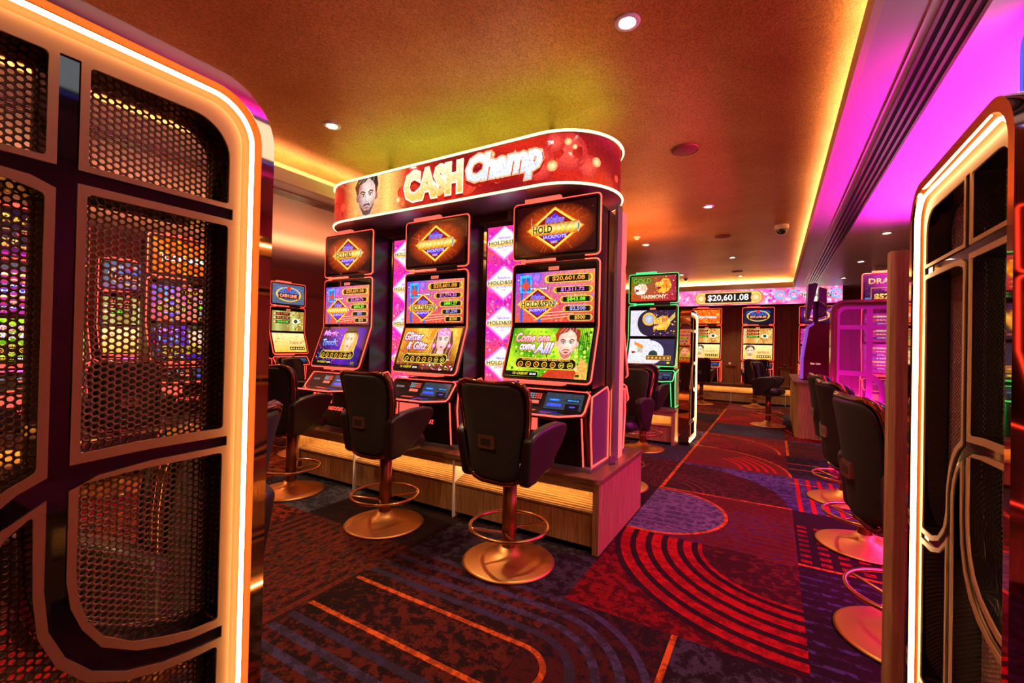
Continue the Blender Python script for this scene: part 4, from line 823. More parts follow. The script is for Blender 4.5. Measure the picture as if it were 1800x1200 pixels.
    a = Art(); a.disc(0.10, -0.31, 0.07, 0.03, C('#401018')); a.text('REPEAT', 0.10, -0.31, 0.018, C('#ff6030'), w=0.09); a.rect(0.03, -0.26, 0.17, -0.235, C('#3020b0')); a.text('GAMBLE', 0.10, -0.36, 0.012, C('#5050ff'), w=0.06); a.rect(-0.15, -0.26, -0.02, -0.22, C('#e04038'))
    a.build('shelf_display', lambda x, y, d: (x, y, 0.4385 + d), cf)
    # tower behind the monitors
    MB().box(-0.33, 0.33, 0.03, 0.315, 0.595, 2.05).build('tower', 'cabinet_black', e)
    lo = [p for p in rrect(-HW, HW, 0, LB + 0.001, 0.035, 5, (1, 0, 0, 1))]; up_ = [p for p in rrect(-HW, HW, LB, LT, 0.035, 5, (0, 1, 1, 0))]
    mm = MB().prism(lo, mon, -0.045, 0.0); mm.prism(up_, mon, -0.045, 0.0); mm = mm.build('main_monitor', 'bezel', e)
    gl = MB().prism(rrect(-HW + 0.018, HW - 0.018, 0.018, LB, 0.02, 4, (1, 0, 0, 1)), mon, 0.0005, 0.002); gl.prism(rrect(-HW + 0.018, HW - 0.018, LB, LT - 0.018, 0.02, 4, (0, 1, 1, 0)), mon, 0.0005, 0.002)
    gl.build('glass_front', 'glass_black', mm)
    path = [mon(u, v, -0.006) for u, v in rrect(-HW - 0.004, HW + 0.004, -0.004, LT + 0.004, 0.037, 6)]
    i1 = 7; path.insert(i1, mon(HW + 0.004, LB, -0.006)); path.insert(len(path) - 7, mon(-HW - 0.004, LB, -0.006))
    MB().tube(path, 0.0062, 6, True).build('light_trim', led, mm)
    a = Art(); a.rect(-0.045, -0.014, 0.045, 0.014, C('#ff7a60')); a.text('ARISTOCRAT', 0, 0, 0.012, C('#701008'), w=0.08); a.build('badge', lambda x, y, d: (x, -0.003 - d, y + 1.535), mm)
    tm = MB().prism(rrect(-HW, HW, 0.0, 0.455, 0.03, 5), lambda u, v, d: (u, -d, 1.625 + v), -0.04, 0.0).build('top_monitor', 'bezel', e)
    MB().prism(rrect(-HW + 0.016, HW - 0.016, 0.016, 0.439, 0.016, 4), lambda u, v, d: (u, -d, 1.625 + v), 0.0005, 0.002).build('glass_front', 'glass_black', tm)
    MB().tube([(u, 0.006, 1.625 + v) for u, v in rrect(-HW - 0.004, HW + 0.004, -0.004, 0.459, 0.032, 6)], 0.0062, 6, True).build('light_trim', led, tm)
    nk = MB().box(-0.26, 0.26, 0.0, 0.03, 1.585, 1.625); nk = nk.build('neck', 'cabinet_black', e)
    glow = 'led_green' if led == 'led_green' else 'led_coral'
    for x0_, x1_, z0_, z1_ in ((-0.30, 0.02, 1.596, 1.616), (-0.27, 0.05, 2.09, 2.115), (-0.25, 0.12, 0.612, 0.64)):
        mb = MB(); n = 26
        for k in range(n): xa = x0_ + (x1_ - x0_) * k / n; mb.box(xa, xa + (x1_ - x0_) / n * 0.6, -0.012 if z0_ > 0.7 else -0.08, 0.03, z0_, z1_)
        mb.build('ribbed_light', glow, nk)
    return e
def screens(e, top, up, low):
    tm = [c for c in e.children if c.name.startswith('top_monitor')][0]; mm = [c for c in e.children if c.name.startswith('main_monitor')][0]
    W = 0.69
    if top: top(W, 0.395).build('topper_display', lambda x, y, d: (x - W / 2, -0.0035 - d, 1.655 + y), tm)
    if up: up(W, 0.405).build('upper_display', lambda x, y, d: (x - W / 2, -0.0035 - d, 1.105 + y), mm)
    if low: low(W, LB - 0.045).build('lower_display', lambda x, y, d: mon(x - W / 2, y + 0.026, 0.0035 + d), mm)
    return e
machine0 = make_machine(); bare = [machine0]
machineG = None
def machine(x, y, z, rz, label, top, up, low, led=None, grp=None, art_from=None):
    global machine0
    src = machine0
    o = copy_tree(src)
    o.location = (x, y, z); o.rotation_euler = (0, 0, R(rz)); tag(o, label, 'slot machine', grp)
    def strip(ob):
        for ch in list(ob.children): strip(ch)
    if led:
        def sw(ob):
            for ch in ob.children:
                if ch.type == 'MESH' and ch.data.materials and ch.data.materials[0].name in ('led_red', 'led_coral'):
                    ch.data = led_mesh(ch.data, led)
                sw(ch)
        sw(o)
    if art_from is not None:
        # share the drawings of a machine already built
        for part in ('top_monitor', 'main_monitor'):
            a_ = [c for c in art_from.children if c.name.startswith(part)][0]; b_ = [c for c in o.children if c.name.startswith(part)][0]
            for ch in a_.children:
                if 'display' in ch.name: c = ch.copy(); COL.objects.link(c); c.parent = b_
    else: screens(o, top, up, low)
    return o
_lm = {}
def led_mesh(me, led):
    k = (me.name, led)
    if k not in _lm:
        m2_ = me.copy(); m2_.materials.clear(); m2_.materials.append(MAT[led]); _lm[k] = m2_
    return _lm[k]

# ------------------------------------------------------------------ the middle island: three machines each side, back to back
IX0, IX1 = -4.46, -1.03
plinth(IX0, IX1, 2.97, 4.10, 'timber plinth with a glowing step under the three red-lit machines', fins=(-2.30, -3.53), both=True)
MX = [-1.52, -2.745, -3.965]; PZ = 0.532; YM = 3.2
AJ1 = lambda W, H: art_jackpots(W, H, ['$20,601.08', '$1,511.72', '$843.08', '$2,500', '$500'], 'HOLD&SPIN')
AJ2 = lambda W, H: art_jackpots(W, H, ['$20,601.08', '$1,774.23', '$881.27', '$1,250', '$250'], 'HOLD&SPIN')
AJ3 = lambda W, H: art_jackpots(W, H, ['$20,601.08', '$2,684.76', '$876.30', '$50', '$10'], '')
g = 'red-lit machines on the middle island'
mA = machine(MX[0], YM, PZ, 0, 'red-lit slot machine whose green lower screen reads Come one come All!', lambda W, H: art_topper(W, H, 'HOLD'), AJ1, art_green_game, grp=g)
mB = machine(MX[1], YM, PZ, 0, 'middle red-lit slot machine, lower screen Glitter & Glitz with jewelled headdress', lambda W, H: art_topper(W, H, ''), AJ2, art_glitter_game, grp=g)
mC = machine(MX[2], YM, PZ, 0, 'left red-lit slot machine of the island, lower screen Magic Touch with a hatted face', lambda W, H: art_topper(W, H, 'HOLD&S'), AJ3, art_magic_game, grp=g)
YR = 3.87
machine(MX[0], YR, PZ, 180, 'slot machine on the far side of the island, back to back with the rightmost one', None, None, None, grp='machines on the far side of the island', art_from=mA)
bpy.data.objects.remove  # (machines behind the other two are hidden and left out)

# LED walls between the machines
wl = None
for k, x in enumerate((-2.165, -3.39)):
    e = empty('led_wall', (x, 3.50, PZ), 0, ('pink vertical screen of repeated HOLD&SPIN diamonds, ' + ('between the middle and right machines', 'between the left and middle machines')[k]), 'screen', 'vertical screens between machines')
    MB().box(-0.21, 0.26, 0.0, 0.06, 0.0, 2.06).build('housing', 'cabinet_black', e)
    if wl is None: wl = art_wall_led(0.38, 1.52, 4).build('display', lambda x_, y_, d: (x_ - 0.195, -0.003 - d, 0.50 + y_), e)
    else: c = wl.copy(); COL.objects.link(c); c.parent = e
# end panel with the tall coral light column
e = empty('end_screen_panel', (-1.118, 3.535, PZ), 0, 'tall black end panel with a coral light column closing the island on the right', 'panel')
MB().box(-0.012, 0.012, -0.02, 0.10, 0.0, 2.08).build('panel', 'cabinet_grey', e)
MB().box(-0.012, 0.016, 0.10, 0.20, 0.0, 2.05).build('light_column', 'led_coral', e)
e = empty('card_holder', (-1.085, 3.42, PZ), 20, 'small purple acrylic card holder on the corner of the plinth', 'card holder')
MB().box(-0.03, 0.03, -0.01, 0.01, 0.0, 0.006).build('foot', 'dark_plastic', e); MB().box(-0.028, 0.028, -0.004, 0.004, 0.006, 0.06).build('card', 'cabinet_side', e)

# ------------------------------------------------------------------ the overhead sign
SX0, SX1, SY0, SY1, SRR = -4.37, -1.12, 3.08, 4.06, 0.488
SZ0, SZ1 = 2.705, 3.11
def stad(x0, x1, y0, y1, r, n=14):
    return rrect(x0, x1, y0, y1, r, n)
s_e = empty('overhead_sign', ((SX0 + SX1) / 2, (SY0 + SY1) / 2, SZ0), 0, 'red curved overhead sign reading CASH Champ with pale green light tubes above and below', 'sign')
ox, oy = s_e.location.x, s_e.location.y
def sl(pts, ins=0.0): return [(x - ox, y - oy) for x, y in stad(SX0 + ins, SX1 - ins, SY0 + ins, SY1 - ins, SRR - ins)]
MB().prism(sl(0, 0.02), lambda u, v, d: (u, v, d), 0.0, SZ1 - SZ0).build('body', 'cabinet_black', s_e)
for z, nm in ((0.0, 'lower_light_tube'), (SZ1 - SZ0, 'upper_light_tube')):
    MB().tube([(x, y, z) for x, y in sl(0, -0.006)], 0.010, 8, True).build(nm, 'led_lime', s_e)
    MB().prism(sl(0, 0.0), lambda u, v, d: (u, v, d), z - 0.012, z + 0.012).build('rail', 'cabinet_grey', s_e)
# drawing wraps round the body: u runs along the front from the left end
SH = SZ1 - SZ0 - 0.03; straight = (SX1 - SX0) - 2 * SRR; qa = math.pi / 2 * SRR * 1.05; UT = straight + 2 * qa
def signmap(u, v, d):
    r = SRR + 0.001 + d; w = u - qa
    if 0 <= w <= straight: x, y = SX0 + SRR + w, SY0 + SRR - r
    elif w < 0: t = -w / SRR; x, y = SX0 + SRR - r * math.sin(t), SY0 + SRR - r * math.cos(t)
    else: t = (w - straight) / SRR; x, y = SX1 - SRR + r * math.sin(t), SY0 + SRR - r * math.cos(t)
    return (x - ox, y - oy, 0.015 + v)
def ux(x): return x - (SX0 + SRR) + qa
a = Art(1.2e-4)
def bg(u, v):
    q = u * UT; k = 0.5 + 0.5 * math.sin(q * 5 + v * 3); c = mixc(C('#d02818'), C('#801018'), k)
    t = ux(-3.45); 
    if abs(q - t) < 0.55: c = mixc(c, C('#ffd070'), max(0, 1 - abs(abs(q - t) - 0.18) / 0.26))
    return c
a.grid(0, 0, UT, SH, 90, 3, bg)
rd = random.Random(11)
for k in range(34):
    x = rd.uniform(0.05, UT - 0.1); r = rd.uniform(0.03, 0.10)
    if abs(x - ux(-3.5)) < 0.35: continue
    y = rd.uniform(r, SH - r); a.disc(x, y, r, r, rd.choice([C('#ff5a38'), C('#e83a28'), C('#ff8a50'), C('#a01818')]), C('#d83a28'), 16)
for x, y, r in [(-1.60, 0.15, 0.13), (-1.38, 0.22, 0.15), (-1.48, 0.30, 0.08), (-1.22, 0.12, 0.09)]:
    a.disc(ux(x), y, r, min(r, y), C('#ff5a48'), C('#c02828'), 28)
for x, y, r in [(-1.50, 0.12, 0.045), (-1.38, 0.30, 0.03), (-3.12, 0.09, 0.035), (-2.98, 0.24, 0.02), (-1.33, 0.26, 0.02), (-2.05, 0.31, 0.03), (-1.15, 0.16, 0.04)]: a.disc(ux(x), y, r, r, C('#fff0b0'), C('#ff7a40'), 14)
a.rect(ux(-3.70), 0, ux(-3.36), SH, C('#e8a060'), C('#f0c080'))
portrait(a, ux(-3.55), SH * 0.50, SH * 0.52, C('#f0e0dc'), C('#2c2420'), beard=True, shade=C('#9a6458'), eye=C('#604030'), lip=C('#b8605c'))
a.text('CASH', ux(-2.695), SH * 0.50, SH * 0.74, C('#f0b850'), C('#fff0c0'), w=0.68, bold=0.05, out=C('#fff0d0'), ow=0.05, shadow=C('#a01810'))
a.text('Champ', ux(-1.945), SH * 0.52, SH * 0.78, C('#c8d8ff'), W_, w=0.74, bold=0.06, shear=0.18, out=C('#ffb080'), ow=0.05, shadow=C('#a01810'))
a.dots(ux(-2.28), SH * 0.3, ux(-1.62), SH * 0.68, 60, 0.005, [C('#6a80e0'), C('#b090ff')], 3, 5)
a.text('TM', ux(-1.515), SH * 0.80, 0.03, W_, w=0.045)
a.build('curved_display', signmap, s_e)
# steelwork that carries the sign
for x in (-3.36, -2.13):
    e_ = MB().box(x - ox - 0.025, x - ox + 0.025, 3.535 - oy - 0.025, 3.535 - oy + 0.025, PZ + 2.062 - SZ0, 0.0)
    e_.build('support_post', 'cabinet_grey', s_e)
MB().box(-1.35, 1.35, -0.04, 0.04, -0.06, 0.0).build('support_beam', 'dark_plastic', s_e)
for x in (-1.0, 1.0): MB().box(x - 0.02, x + 0.02, -0.02, 0.02, SZ1 - SZ0, ZT - SZ0).build('hanger', 'dark_plastic', s_e)

# ------------------------------------------------------------------ stools
g = 'stools at the front of the middle island'
stool(-1.52, 2.585, -4, 'black swivel stool on gold base at the right-hand machine, nearest the plinth corner', g)
stool(-2.67, 2.57, -2, 'black swivel stool on gold base at the middle Glitter & Glitz machine', g)
stool(-3.99, 2.62, 4, 'black swivel stool on gold base at the left Magic Touch machine', g)
stool(-1.665, 0.645, 122, 'black swivel stool half hidden behind the glowing mesh screen on the left')
stool(-1.40, 4.62, 172, 'black swivel stool behind the island, backrest away, brown in the light')
stool(-1.62, 6.50, -6, 'black swivel stool with its back to us at the green-lit machine')
g = 'stools of the right-hand row'
stool(0.60, 2.95, -78, 'black swivel stool nearest the right mesh screen, only its foot ring and base in view', g)
stool(0.60, 4.22, -78, 'largest black stool of the right-hand row, back turned to the aisle', g)
stool(0.61, 5.42, -82, 'second black stool of the right-hand row, behind the largest', g)
stool(-0.09, 9.96, -104, 'black stool seen from the side at the timber counter end', None)
stool(-0.42, 12.95, 8, 'black stool at the far wall in front of the middle far machine', 'stools at the far wall')
stool(-1.66, 12.75, -8, 'black stool at the far wall beside the mirrored screen', 'stools at the far wall')
stool(-5.22, 3.60, -60, 'dark stool in the distance left of the island, facing the left wall machines', None)
stool(-5.4, 1.75, 90, 'black stool seen through the left mesh screen', None)

# ------------------------------------------------------------------ green-lit row behind the island
plinth(-5.2, -1.27, 6.95, 8.1, 'timber plinth with glowing step under the green-lit machine')
mG = machine(-1.655, 7.12, PZ, 0, 'green-lit slot machine with dragon and tiger pictures', art_beast_topper, lambda W, H: art_yinyang(W, H, False), lambda W, H: art_yinyang(W, H, True), led='led_green', grp='machines of the second row')
machine(-2.85, 7.12, PZ, 0, 'red-lit slot machine left of the green-lit one, mostly hidden by the island', lambda W, H: art_flame(W, H, 'LINK'), lambda W, H: art_flame(W, H, 'MAJOR', 5), lambda W, H: art_flame(W, H, '$250', 8), grp='machines of the second row')

# ------------------------------------------------------------------ far wall
plinth(-4.2, 1.9, 13.6, 14.2, 'long timber plinth with glowing step along the far wall', fins=(-3.0, -2.32, -1.02, 0.26, 1.54))
gl_t = [('$11,777', C('#ff6040')), ('$1,218', C('#ff8060')), ('$838', C('#60e040'))]
g = 'machines along the far wall'
mF = machine(-0.40, 13.78, PZ, 0, 'red-lit slot machine in the middle of the far wall, bearded face on gold lower screen', lambda W, H: art_gold_top(W, H, '$27,678.40'), lambda W, H: art_gold_main(W, H, 3, gl_t), lambda W, H: art_gold_low(W, H, 3, True, 'EMPEROR'), grp=g)
machine(-1.68, 13.78, PZ, 0, 'orange-screened slot machine at the far wall beside the mirrored screen', lambda W, H: art_flame(W, H, 'LIGHTNING'), lambda W, H: art_gold_main(W, H, 6, gl_t), lambda W, H: art_gold_low(W, H, 6, True, 'JACKPOT'), grp=g)
machine(0.92, 13.78, PZ, 0, 'slot machine at the far wall partly hidden behind the black monitor back', lambda W, H: art_gold_top(W, H, 'DRAGON'), lambda W, H: art_purple(W, H, 4), lambda W, H: art_purple(W, H, 2), grp=g, art_from=None)
machine(-2.96, 13.78, PZ, 0, 'slot machine at the far wall behind the green-lit machine', None, None, None, grp=g, art_from=mF)
for x, t in ((-1.05, 'small dark pedestal table between the two far machines'), (0.25, 'small dark pedestal table right of the middle far machine')):
    e = empty('drink_table', (x, 13.78, PZ), 0, t, 'table', 'pedestal tables at the far wall')
    MB().prism(rrect(-0.15, 0.15, -0.13, 0.13, 0.03), lambda u, v, d: (u, v, d), 0.46, 0.49).build('table_top', 'bronze_post', e)
    MB().add([(-0.08, -0.08, 0), (0.08, -0.08, 0), (0.08, 0.08, 0), (-0.08, 0.08, 0), (-0.12, -0.11, 0.46), (0.12, -0.11, 0.46), (0.12, 0.11, 0.46), (-0.12, 0.11, 0.46)], [(0, 3, 2, 1), (4, 5, 6, 7), (0, 1, 5, 4), (1, 2, 6, 5), (2, 3, 7, 6), (3, 0, 4, 7)]).build('pedestal', 'wall_timber', e)
    c_ = MB().lathe([(0.0005, 0), (0.03, 0), (0.034, 0.07), (0.028, 0.07), (0.026, 0.01), (0.0005, 0.01)], seg=20).build('cup', 'white_plastic' if x < 0 else 'dark_plastic')
    c_.location = (x - 0.02, 13.76, PZ + 0.491); tag(c_, ('white' if x < 0 else 'dark') + ' cup on the ' + ('left' if x < 0 else 'right') + ' pedestal table at the far wall', 'cup')
# jackpot sign above the far machines
e = empty('jackpot_sign', (-0.5, 13.63, 2.68), 0, 'long pink jackpot sign reading $20,601.08 above the far machines', 'sign')
MB().box(-3.0, 1.95, 0.0, 0.45, 0.0, 0.44).build('housing', 'cabinet_black', e)
a = Art(4e-4); W, H = 4.9, 0.44
a.grid(0, 0, W, H, 60, 3, lambda u, v: mixc(C('#e02898'), C('#ffa8d0'), 0.5 + 0.5 * math.sin(u * 50 + v * 6)))
a.dots(0, 0, W, H, 260, 0.045, [C('#ff60c0'), C('#c03ac8'), C('#ffb0d8'), C('#ff7a60'), C('#ffd0e8')], 4, 7)
for cx in (0.55, 3.72, 4.62):
    for q in (-1, 1): a.ring(cx + q * 0.15, H * 0.55, 0.08, 0.12, C('#70b8f0'), 0, 330, 16); a.ring(cx + q * 0.15, H * 0.5, 0.03, 0.05, C('#90d0ff'), 0, 330, 12)
x0 = 2.33
a.poly(rrect(x0 - 0.85, x0 + 0.85, 0.03, H - 0.06, 0.15, 6), C('#c87a20')); a.poly(rrect(x0 - 0.82, x0 + 0.82, 0.05, H - 0.08, 0.14, 6), C('#ffd070')); a.rect(x0 - 0.58, 0.075, x0 + 0.58, H - 0.10, C('#1a1412'))
for q in (-1, 1): a.disc(x0 + q * 0.68, H * 0.45, 0.12, 0.12, C('#fff0c0'), C('#e09030'), 20)
a.text('$20,601.08', x0, H * 0.46, 0.20, W_, w=1.02, bold=0.02); a.text('GRAND JACKPOT LINK', x0, H - 0.03, 0.05, C('#ff7a30'), w=1.1, bold=0.03)
a.poly([(4.02, H * 0.5), (4.35, 0.02), (4.68, H * 0.5), (4.35, H - 0.02)], C('#ffe8d0')); a.text('HOLD&SPIN', 4.36, H * 0.5, 0.11, C('#142010'), w=0.62, bold=0.03)
a.build('display', lambda x, y, d: (x - 2.97, -0.004 - d, y), e)

# ------------------------------------------------------------------ decorative mesh screens (local: u along X from the aisle-far end, face toward -Y, then stood along the aisle)
PW, PH, PT = 0.825, 2.035, 0.15
def plate_from_curve(outer, holes, y0, y1, name, m, parent):
    cu = bpy.data.curves.new('c', 'CURVE'); cu.dimensions = '2D'; cu.fill_mode = 'BOTH'; cu.extrude = abs(y1 - y0) / 2
    for pl in [outer] + holes:
        sp = cu.splines.new('POLY'); sp.points.add(len(pl) - 1)
        for p, (u, v) in zip(sp.points, pl): p.co = (u, v, 0, 1)
        sp.use_cyclic_u = True
    o = bpy.data.objects.new('c', cu); me = bpy.data.meshes.new_from_object(o); bpy.data.objects.remove(o); bpy.data.curves.remove(cu)
    for v in me.vertices: x, y, z = v.co; v.co = (x, (y0 + y1) / 2 - z, y)
    me.materials.clear(); me.materials.append(MAT[m]); me.name = name
    ob = bpy.data.objects.new(name, me); return link(ob, parent)
def roundpoly(pts, r=0.008, n=3):
    out = []; k = len(pts)
    for i in range(k):
        p0, p, p1 = Vector(pts[i - 1]), Vector(pts[i]), Vector(pts[(i + 1) % k]); a_ = (p0 - p); b_ = (p1 - p); la, lb = a_.length, b_.length
        ang = a_.angle(b_) if la > 1e-6 and lb > 1e-6 else math.pi
        if ang > 2.5: out.append(tuple(p)); continue
        rr = min(r, la / 2, lb / 2); A, B = p + a_.normalized() * rr, p + b_.normalized() * rr
        for q in range(n + 1): t = q / n; out.append(tuple((1 - t) ** 2 * A + 2 * t * (1 - t) * p + t * t * B))
    return out
def inpoly(x, y, poly):
    c = np.zeros(x.shape, bool); n = len(poly)
    for i in range(n):
        (xa, ya), (xb, yb) = poly[i - 1], poly[i]
        with np.errstate(divide='ignore', invalid='ignore'):
            c ^= ((ya > y) != (yb > y)) & (x < (xb - xa) * (y - ya) / (yb - ya + 1e-12) + xa)
    return c
U0, U1 = 0.087, PW - 0.087
pA = [(U0, 1.757), (0.328, 1.757), (0.328, 1.937), (0.165, 1.937)] + [(0.165 - 0.078 * math.sin(R(t)), 1.859 + 0.078 * math.cos(R(t))) for t in range(10, 91, 10)]
pB = [(U0, 1.247), (0.24, 1.244), (0.328, 1.236), (0.328, 1.707), (U0, 1.707)]
pC = [(U0, 0.815), (0.14, 0.818), (0.19, 0.832), (0.24, 0.850), (0.285, 0.885), (0.31, 0.925), (0.325, 0.98), (0.328, 1.03), (0.328, 1.180), (0.25, 1.188), (U0, 1.192)]
pD = [(U0, 0.34), (0.443, 0.34), (0.443, 1.03), (0.435, 1.075), (0.415, 1.115), (0.385, 1.142), (0.382, 1.0), (0.375, 0.93), (0.35, 0.865), (0.31, 0.815), (0.255, 0.782), (0.19, 0.764), (0.14, 0.757), (U0, 0.755)]
pA2 = [(0.382, 1.757), (U1, 1.757)] + [(U1 - 0.078 + 0.078 * math.cos(R(t)), 1.859 + 0.078 * math.sin(R(t))) for t in range(0, 91, 10)] + [(0.382, 1.937)]
pB2 = [(0.382, 1.215), (0.415, 1.195), (0.45, 1.165), (0.48, 1.115), (0.497, 1.05), (0.50, 0.98), (0.52, 0.93), (0.57, 0.885), (0.64, 0.86), (U1, 0.852), (U1, 1.707), (0.46, 1.707), (0.42, 1.703), (0.382, 1.692)]
pE = [(0.50, 0.34), (U1, 0.34), (U1, 0.80), (0.64, 0.808), (0.56, 0.835), (0.50, 0.88)]
pF = [(U0, 0.09), (0.443, 0.09), (0.443, 0.285), (U0, 0.285)]; pF2 = [(0.50, 0.09), (U1, 0.09), (U1, 0.285), (0.50, 0.285)]
mesh_panels = [roundpoly(p) for p in (pA, pB, pC, pD, pA2, pB2, pE, pF, pF2)]
inl = [[(0.341, 1.012), (0.341, 1.172), (0.30, 1.192), (0.22, 1.202), (0.078, 1.207), (0.078, 1.228), (0.22, 1.226), (0.341, 1.218), (0.341, 1.722), (0.078, 1.722), (0.078, 1.746), (0.341, 1.746), (0.341, 1.941), (0.369, 1.941), (0.369, 1.746), (PW - 0.078, 1.746), (PW - 0.078, 1.722), (0.45, 1.722), (0.40, 1.718), (0.369, 1.705), (0.369, 1.203),
        (0.405, 1.183), (0.438, 1.150), (0.465, 1.105), (0.484, 1.05), (0.486, 0.98), (0.489, 0.950), (0.515, 0.912), (0.568, 0.869), (0.64, 0.843), (PW - 0.078, 0.835), (PW - 0.078, 0.817), (0.64, 0.824), (0.562, 0.849), (0.505, 0.891), (0.486, 0.91), (0.486, 0.324), (PW - 0.078, 0.324), (PW - 0.078, 0.300), (0.486, 0.300), (0.486, 0.078), (0.458, 0.078), (0.458, 0.300), (0.078, 0.300), (0.078, 0.324), (0.458, 0.324), (0.458, 1.045), (0.445, 1.09), (0.42, 1.13), (0.369, 1.163),
        (0.369, 1.01), (0.362, 0.935), (0.338, 0.875), (0.30, 0.828), (0.25, 0.798), (0.19, 0.779), (0.14, 0.773), (0.078, 0.771), (0.078, 0.797), (0.14, 0.801), (0.185, 0.811), (0.235, 0.830), (0.29, 0.868), (0.318, 0.915), (0.334, 0.96)]]
inl = [inl[0][:]]
def make_screen(pane='mesh'):
    e = empty('decorative_screen'); r0 = 0.125
    ring_ = lambda ins: rrect(ins, PW - ins, ins if ins > 0 else 0.0, PH - ins, max(0.01, r0 - ins * 0.8), 12)
    f_ = plate_from_curve(ring_(0.0), [ring_(0.030)], -PT / 2, PT / 2, 'frame', 'mirror_gold' if pane == 'mesh' else 'frame_magenta_lit', e)
    plate_from_curve(ring_(0.0305), [ring_(0.062)], -PT / 2 + 0.03, -PT / 2 + 0.034, 'light_channel', 'channel_gold', f_)
    plate_from_curve(ring_(0.0305), [ring_(0.062)], PT / 2 - 0.034, PT / 2 - 0.03, 'light_channel', 'channel_gold', f_)
    for y in (-PT / 2 + 0.014, PT / 2 - 0.014) if pane == 'mesh' else ():
        MB().tube([(u, y, v) for u, v in ring_(0.045)], 0.0050, 8, True).build('light_tube', 'led_warm', f_)
    if pane == 'mesh':
        core = plate_from_curve(ring_(0.0615), mesh_panels, -0.044, 0.044, 'mirror_inlay', 'black_mirror', e)
        for ya, yb in ((-0.049, -0.0445), (0.0445, 0.049)):
            plate_from_curve(ring_(0.0612), mesh_panels + [inl[0]], ya, yb, 'fretwork_plate', 'champagne_plate', e)
        # perforated sheets: round holes on a hexagonal lattice
        p_ = 0.0130; Rr = p_ / math.sqrt(3); du = 1.5 * Rr; hr = 0.0047
        cu_ = []; nu = int((U1 - U0) / du) + 3
        for i in range(nu):
            for j in range(int(1.9 / p_) + 3): cu_.append((U0 - du + i * du, 0.07 + j * p_ + (p_ / 2 if i % 2 else 0)))
        cu_ = np.array(cu_)
        for poly in mesh_panels:
            xs = [q[0] for q in poly]; ys = [q[1] for q in poly]
            k = np.zeros(len(cu_), bool)
            for ddx, ddy in ((0, 0), (0.008, 0), (-0.008, 0), (0, 0.008), (0, -0.008)): k |= inpoly(cu_[:, 0] + ddx, cu_[:, 1] + ddy, poly)
            cs = cu_[k]; n = len(cs)
            an = np.arange(12) * np.pi / 6; ro = np.where(np.arange(12) % 2 == 0, Rr, p_ / 2)
            outer = np.stack([np.cos(an) * ro, np.sin(an) * ro], 1); inner = np.stack([np.cos(an) * hr, np.sin(an) * hr], 1)
            th = 0.0025; yf = -0.018
            V = np.zeros((n, 48, 3))
            for q, (ringv, yy_) in enumerate(((outer, yf), (inner, yf), (inner, yf + th), (outer, yf + th))):
                V[:, q * 12:(q + 1) * 12, 0] = cs[:, None, 0] + ringv[None, :, 0]; V[:, q * 12:(q + 1) * 12, 2] = cs[:, None, 1] + ringv[None, :, 1]; V[:, q * 12:(q + 1) * 12, 1] = yy_
            k12 = np.arange(12); nx_ = (k12 + 1) % 12; Fq = []
            for q in range(3): Fq.append(np.stack([q * 12 + k12, q * 12 + nx_, (q + 1) * 12 + nx_, (q + 1) * 12 + k12], 1))
            Fq = np.concatenate(Fq); F = (Fq[None] + (np.arange(n) * 48)[:, None, None]).reshape(-1, 4)
            me = bpy.data.meshes.new('perforated_sheet'); me.vertices.add(n * 48); me.vertices.foreach_set('co', V.ravel()); me.loops.add(F.size); me.loops.foreach_set('vertex_index', F.ravel().astype(np.int32))
            me.polygons.add(len(F)); me.polygons.foreach_set('loop_start', np.arange(0, F.size, 4, dtype=np.int32)); me.update(calc_edges=True)
            me.materials.append(MAT['perforated']); link(bpy.data.objects.new('perforated_sheet', me), e)
    else:
        plate_from_curve(ring_(0.0615), mesh_panels, -0.012, -0.0045, 'fretwork_plate', 'fluted_bars_lit', e)
        plate_from_curve(ring_(0.062), [], -0.004, 0.004, 'fluted_pane', 'fluted_glass_lit', e)
    return e
scr = make_screen()
def place_screen(x, y, ang, label, first=False, src=None):
    o = (src or scr) if first else copy_tree(src or scr); o.location = (x, y, 0); o.rotation_euler = (0, 0, R(ang)); return tag(o, label, 'screen', 'gold-framed decorative mesh screens')
# left: face toward +X, local x (u) runs from the aisle-far end back toward the camera
place_screen(-1.05 - PT / 2, 0.625, -90, 'large decorative mesh screen with glowing frame filling the left edge', True)
bpy.context.view_layer.update()
place_screen(0.42 + PT / 2, 1.31, 90, 'decorative mesh screen seen edge-on at the right, glowing frame')
place_screen(-1.085 - PT / 2, 7.05 + PW, -90, 'distant narrow mesh screen with glowing mirrored frame beside the green-lit machine')
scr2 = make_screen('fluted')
scr2.location = (0.545, 6.24, 0); tag(scr2, 'translucent fluted divider screen, magenta light in its colour, at the end of the right-hand row', 'screen')

# ------------------------------------------------------------------ right-hand row (faces the aisle)
XRW = 1.30
plinth(-3.0 + 3.0, 5.3, 0, 0.62, 'timber plinth under the right-hand row of machines', rz=R(-90))
[o for o in bpy.data.objects if o.get('label', '').startswith('timber plinth under the right')][0].location = (XRW - 0.23, 6.05, 0)
g = 'machines of the right-hand row'
mR = machine(XRW, 5.42, PZ, -90, 'purple-lit slot machine at the far end of the right-hand row', lambda W, H: art_dragon(W, H), lambda W, H: art_purple(W, H, 2), lambda W, H: art_purple(W, H, 5), grp=g)
for y, t in ((4.22, 'slot machine behind the largest stool of the right-hand row'), (2.99, 'slot machine of the right-hand row nearest the timber post')):
    machine(XRW, y, PZ, -90, t, None, None, None, grp=g, art_from=mR)
machine(1.45, 8.05, PZ - 0.03, -4, 'large red-lit machine reading DRAGON behind the magenta fluted screen', lambda W, H: art_dragon(W, H), lambda W, H: art_purple(W, H, 7), lambda W, H: art_purple(W, H, 3), art_from=None)
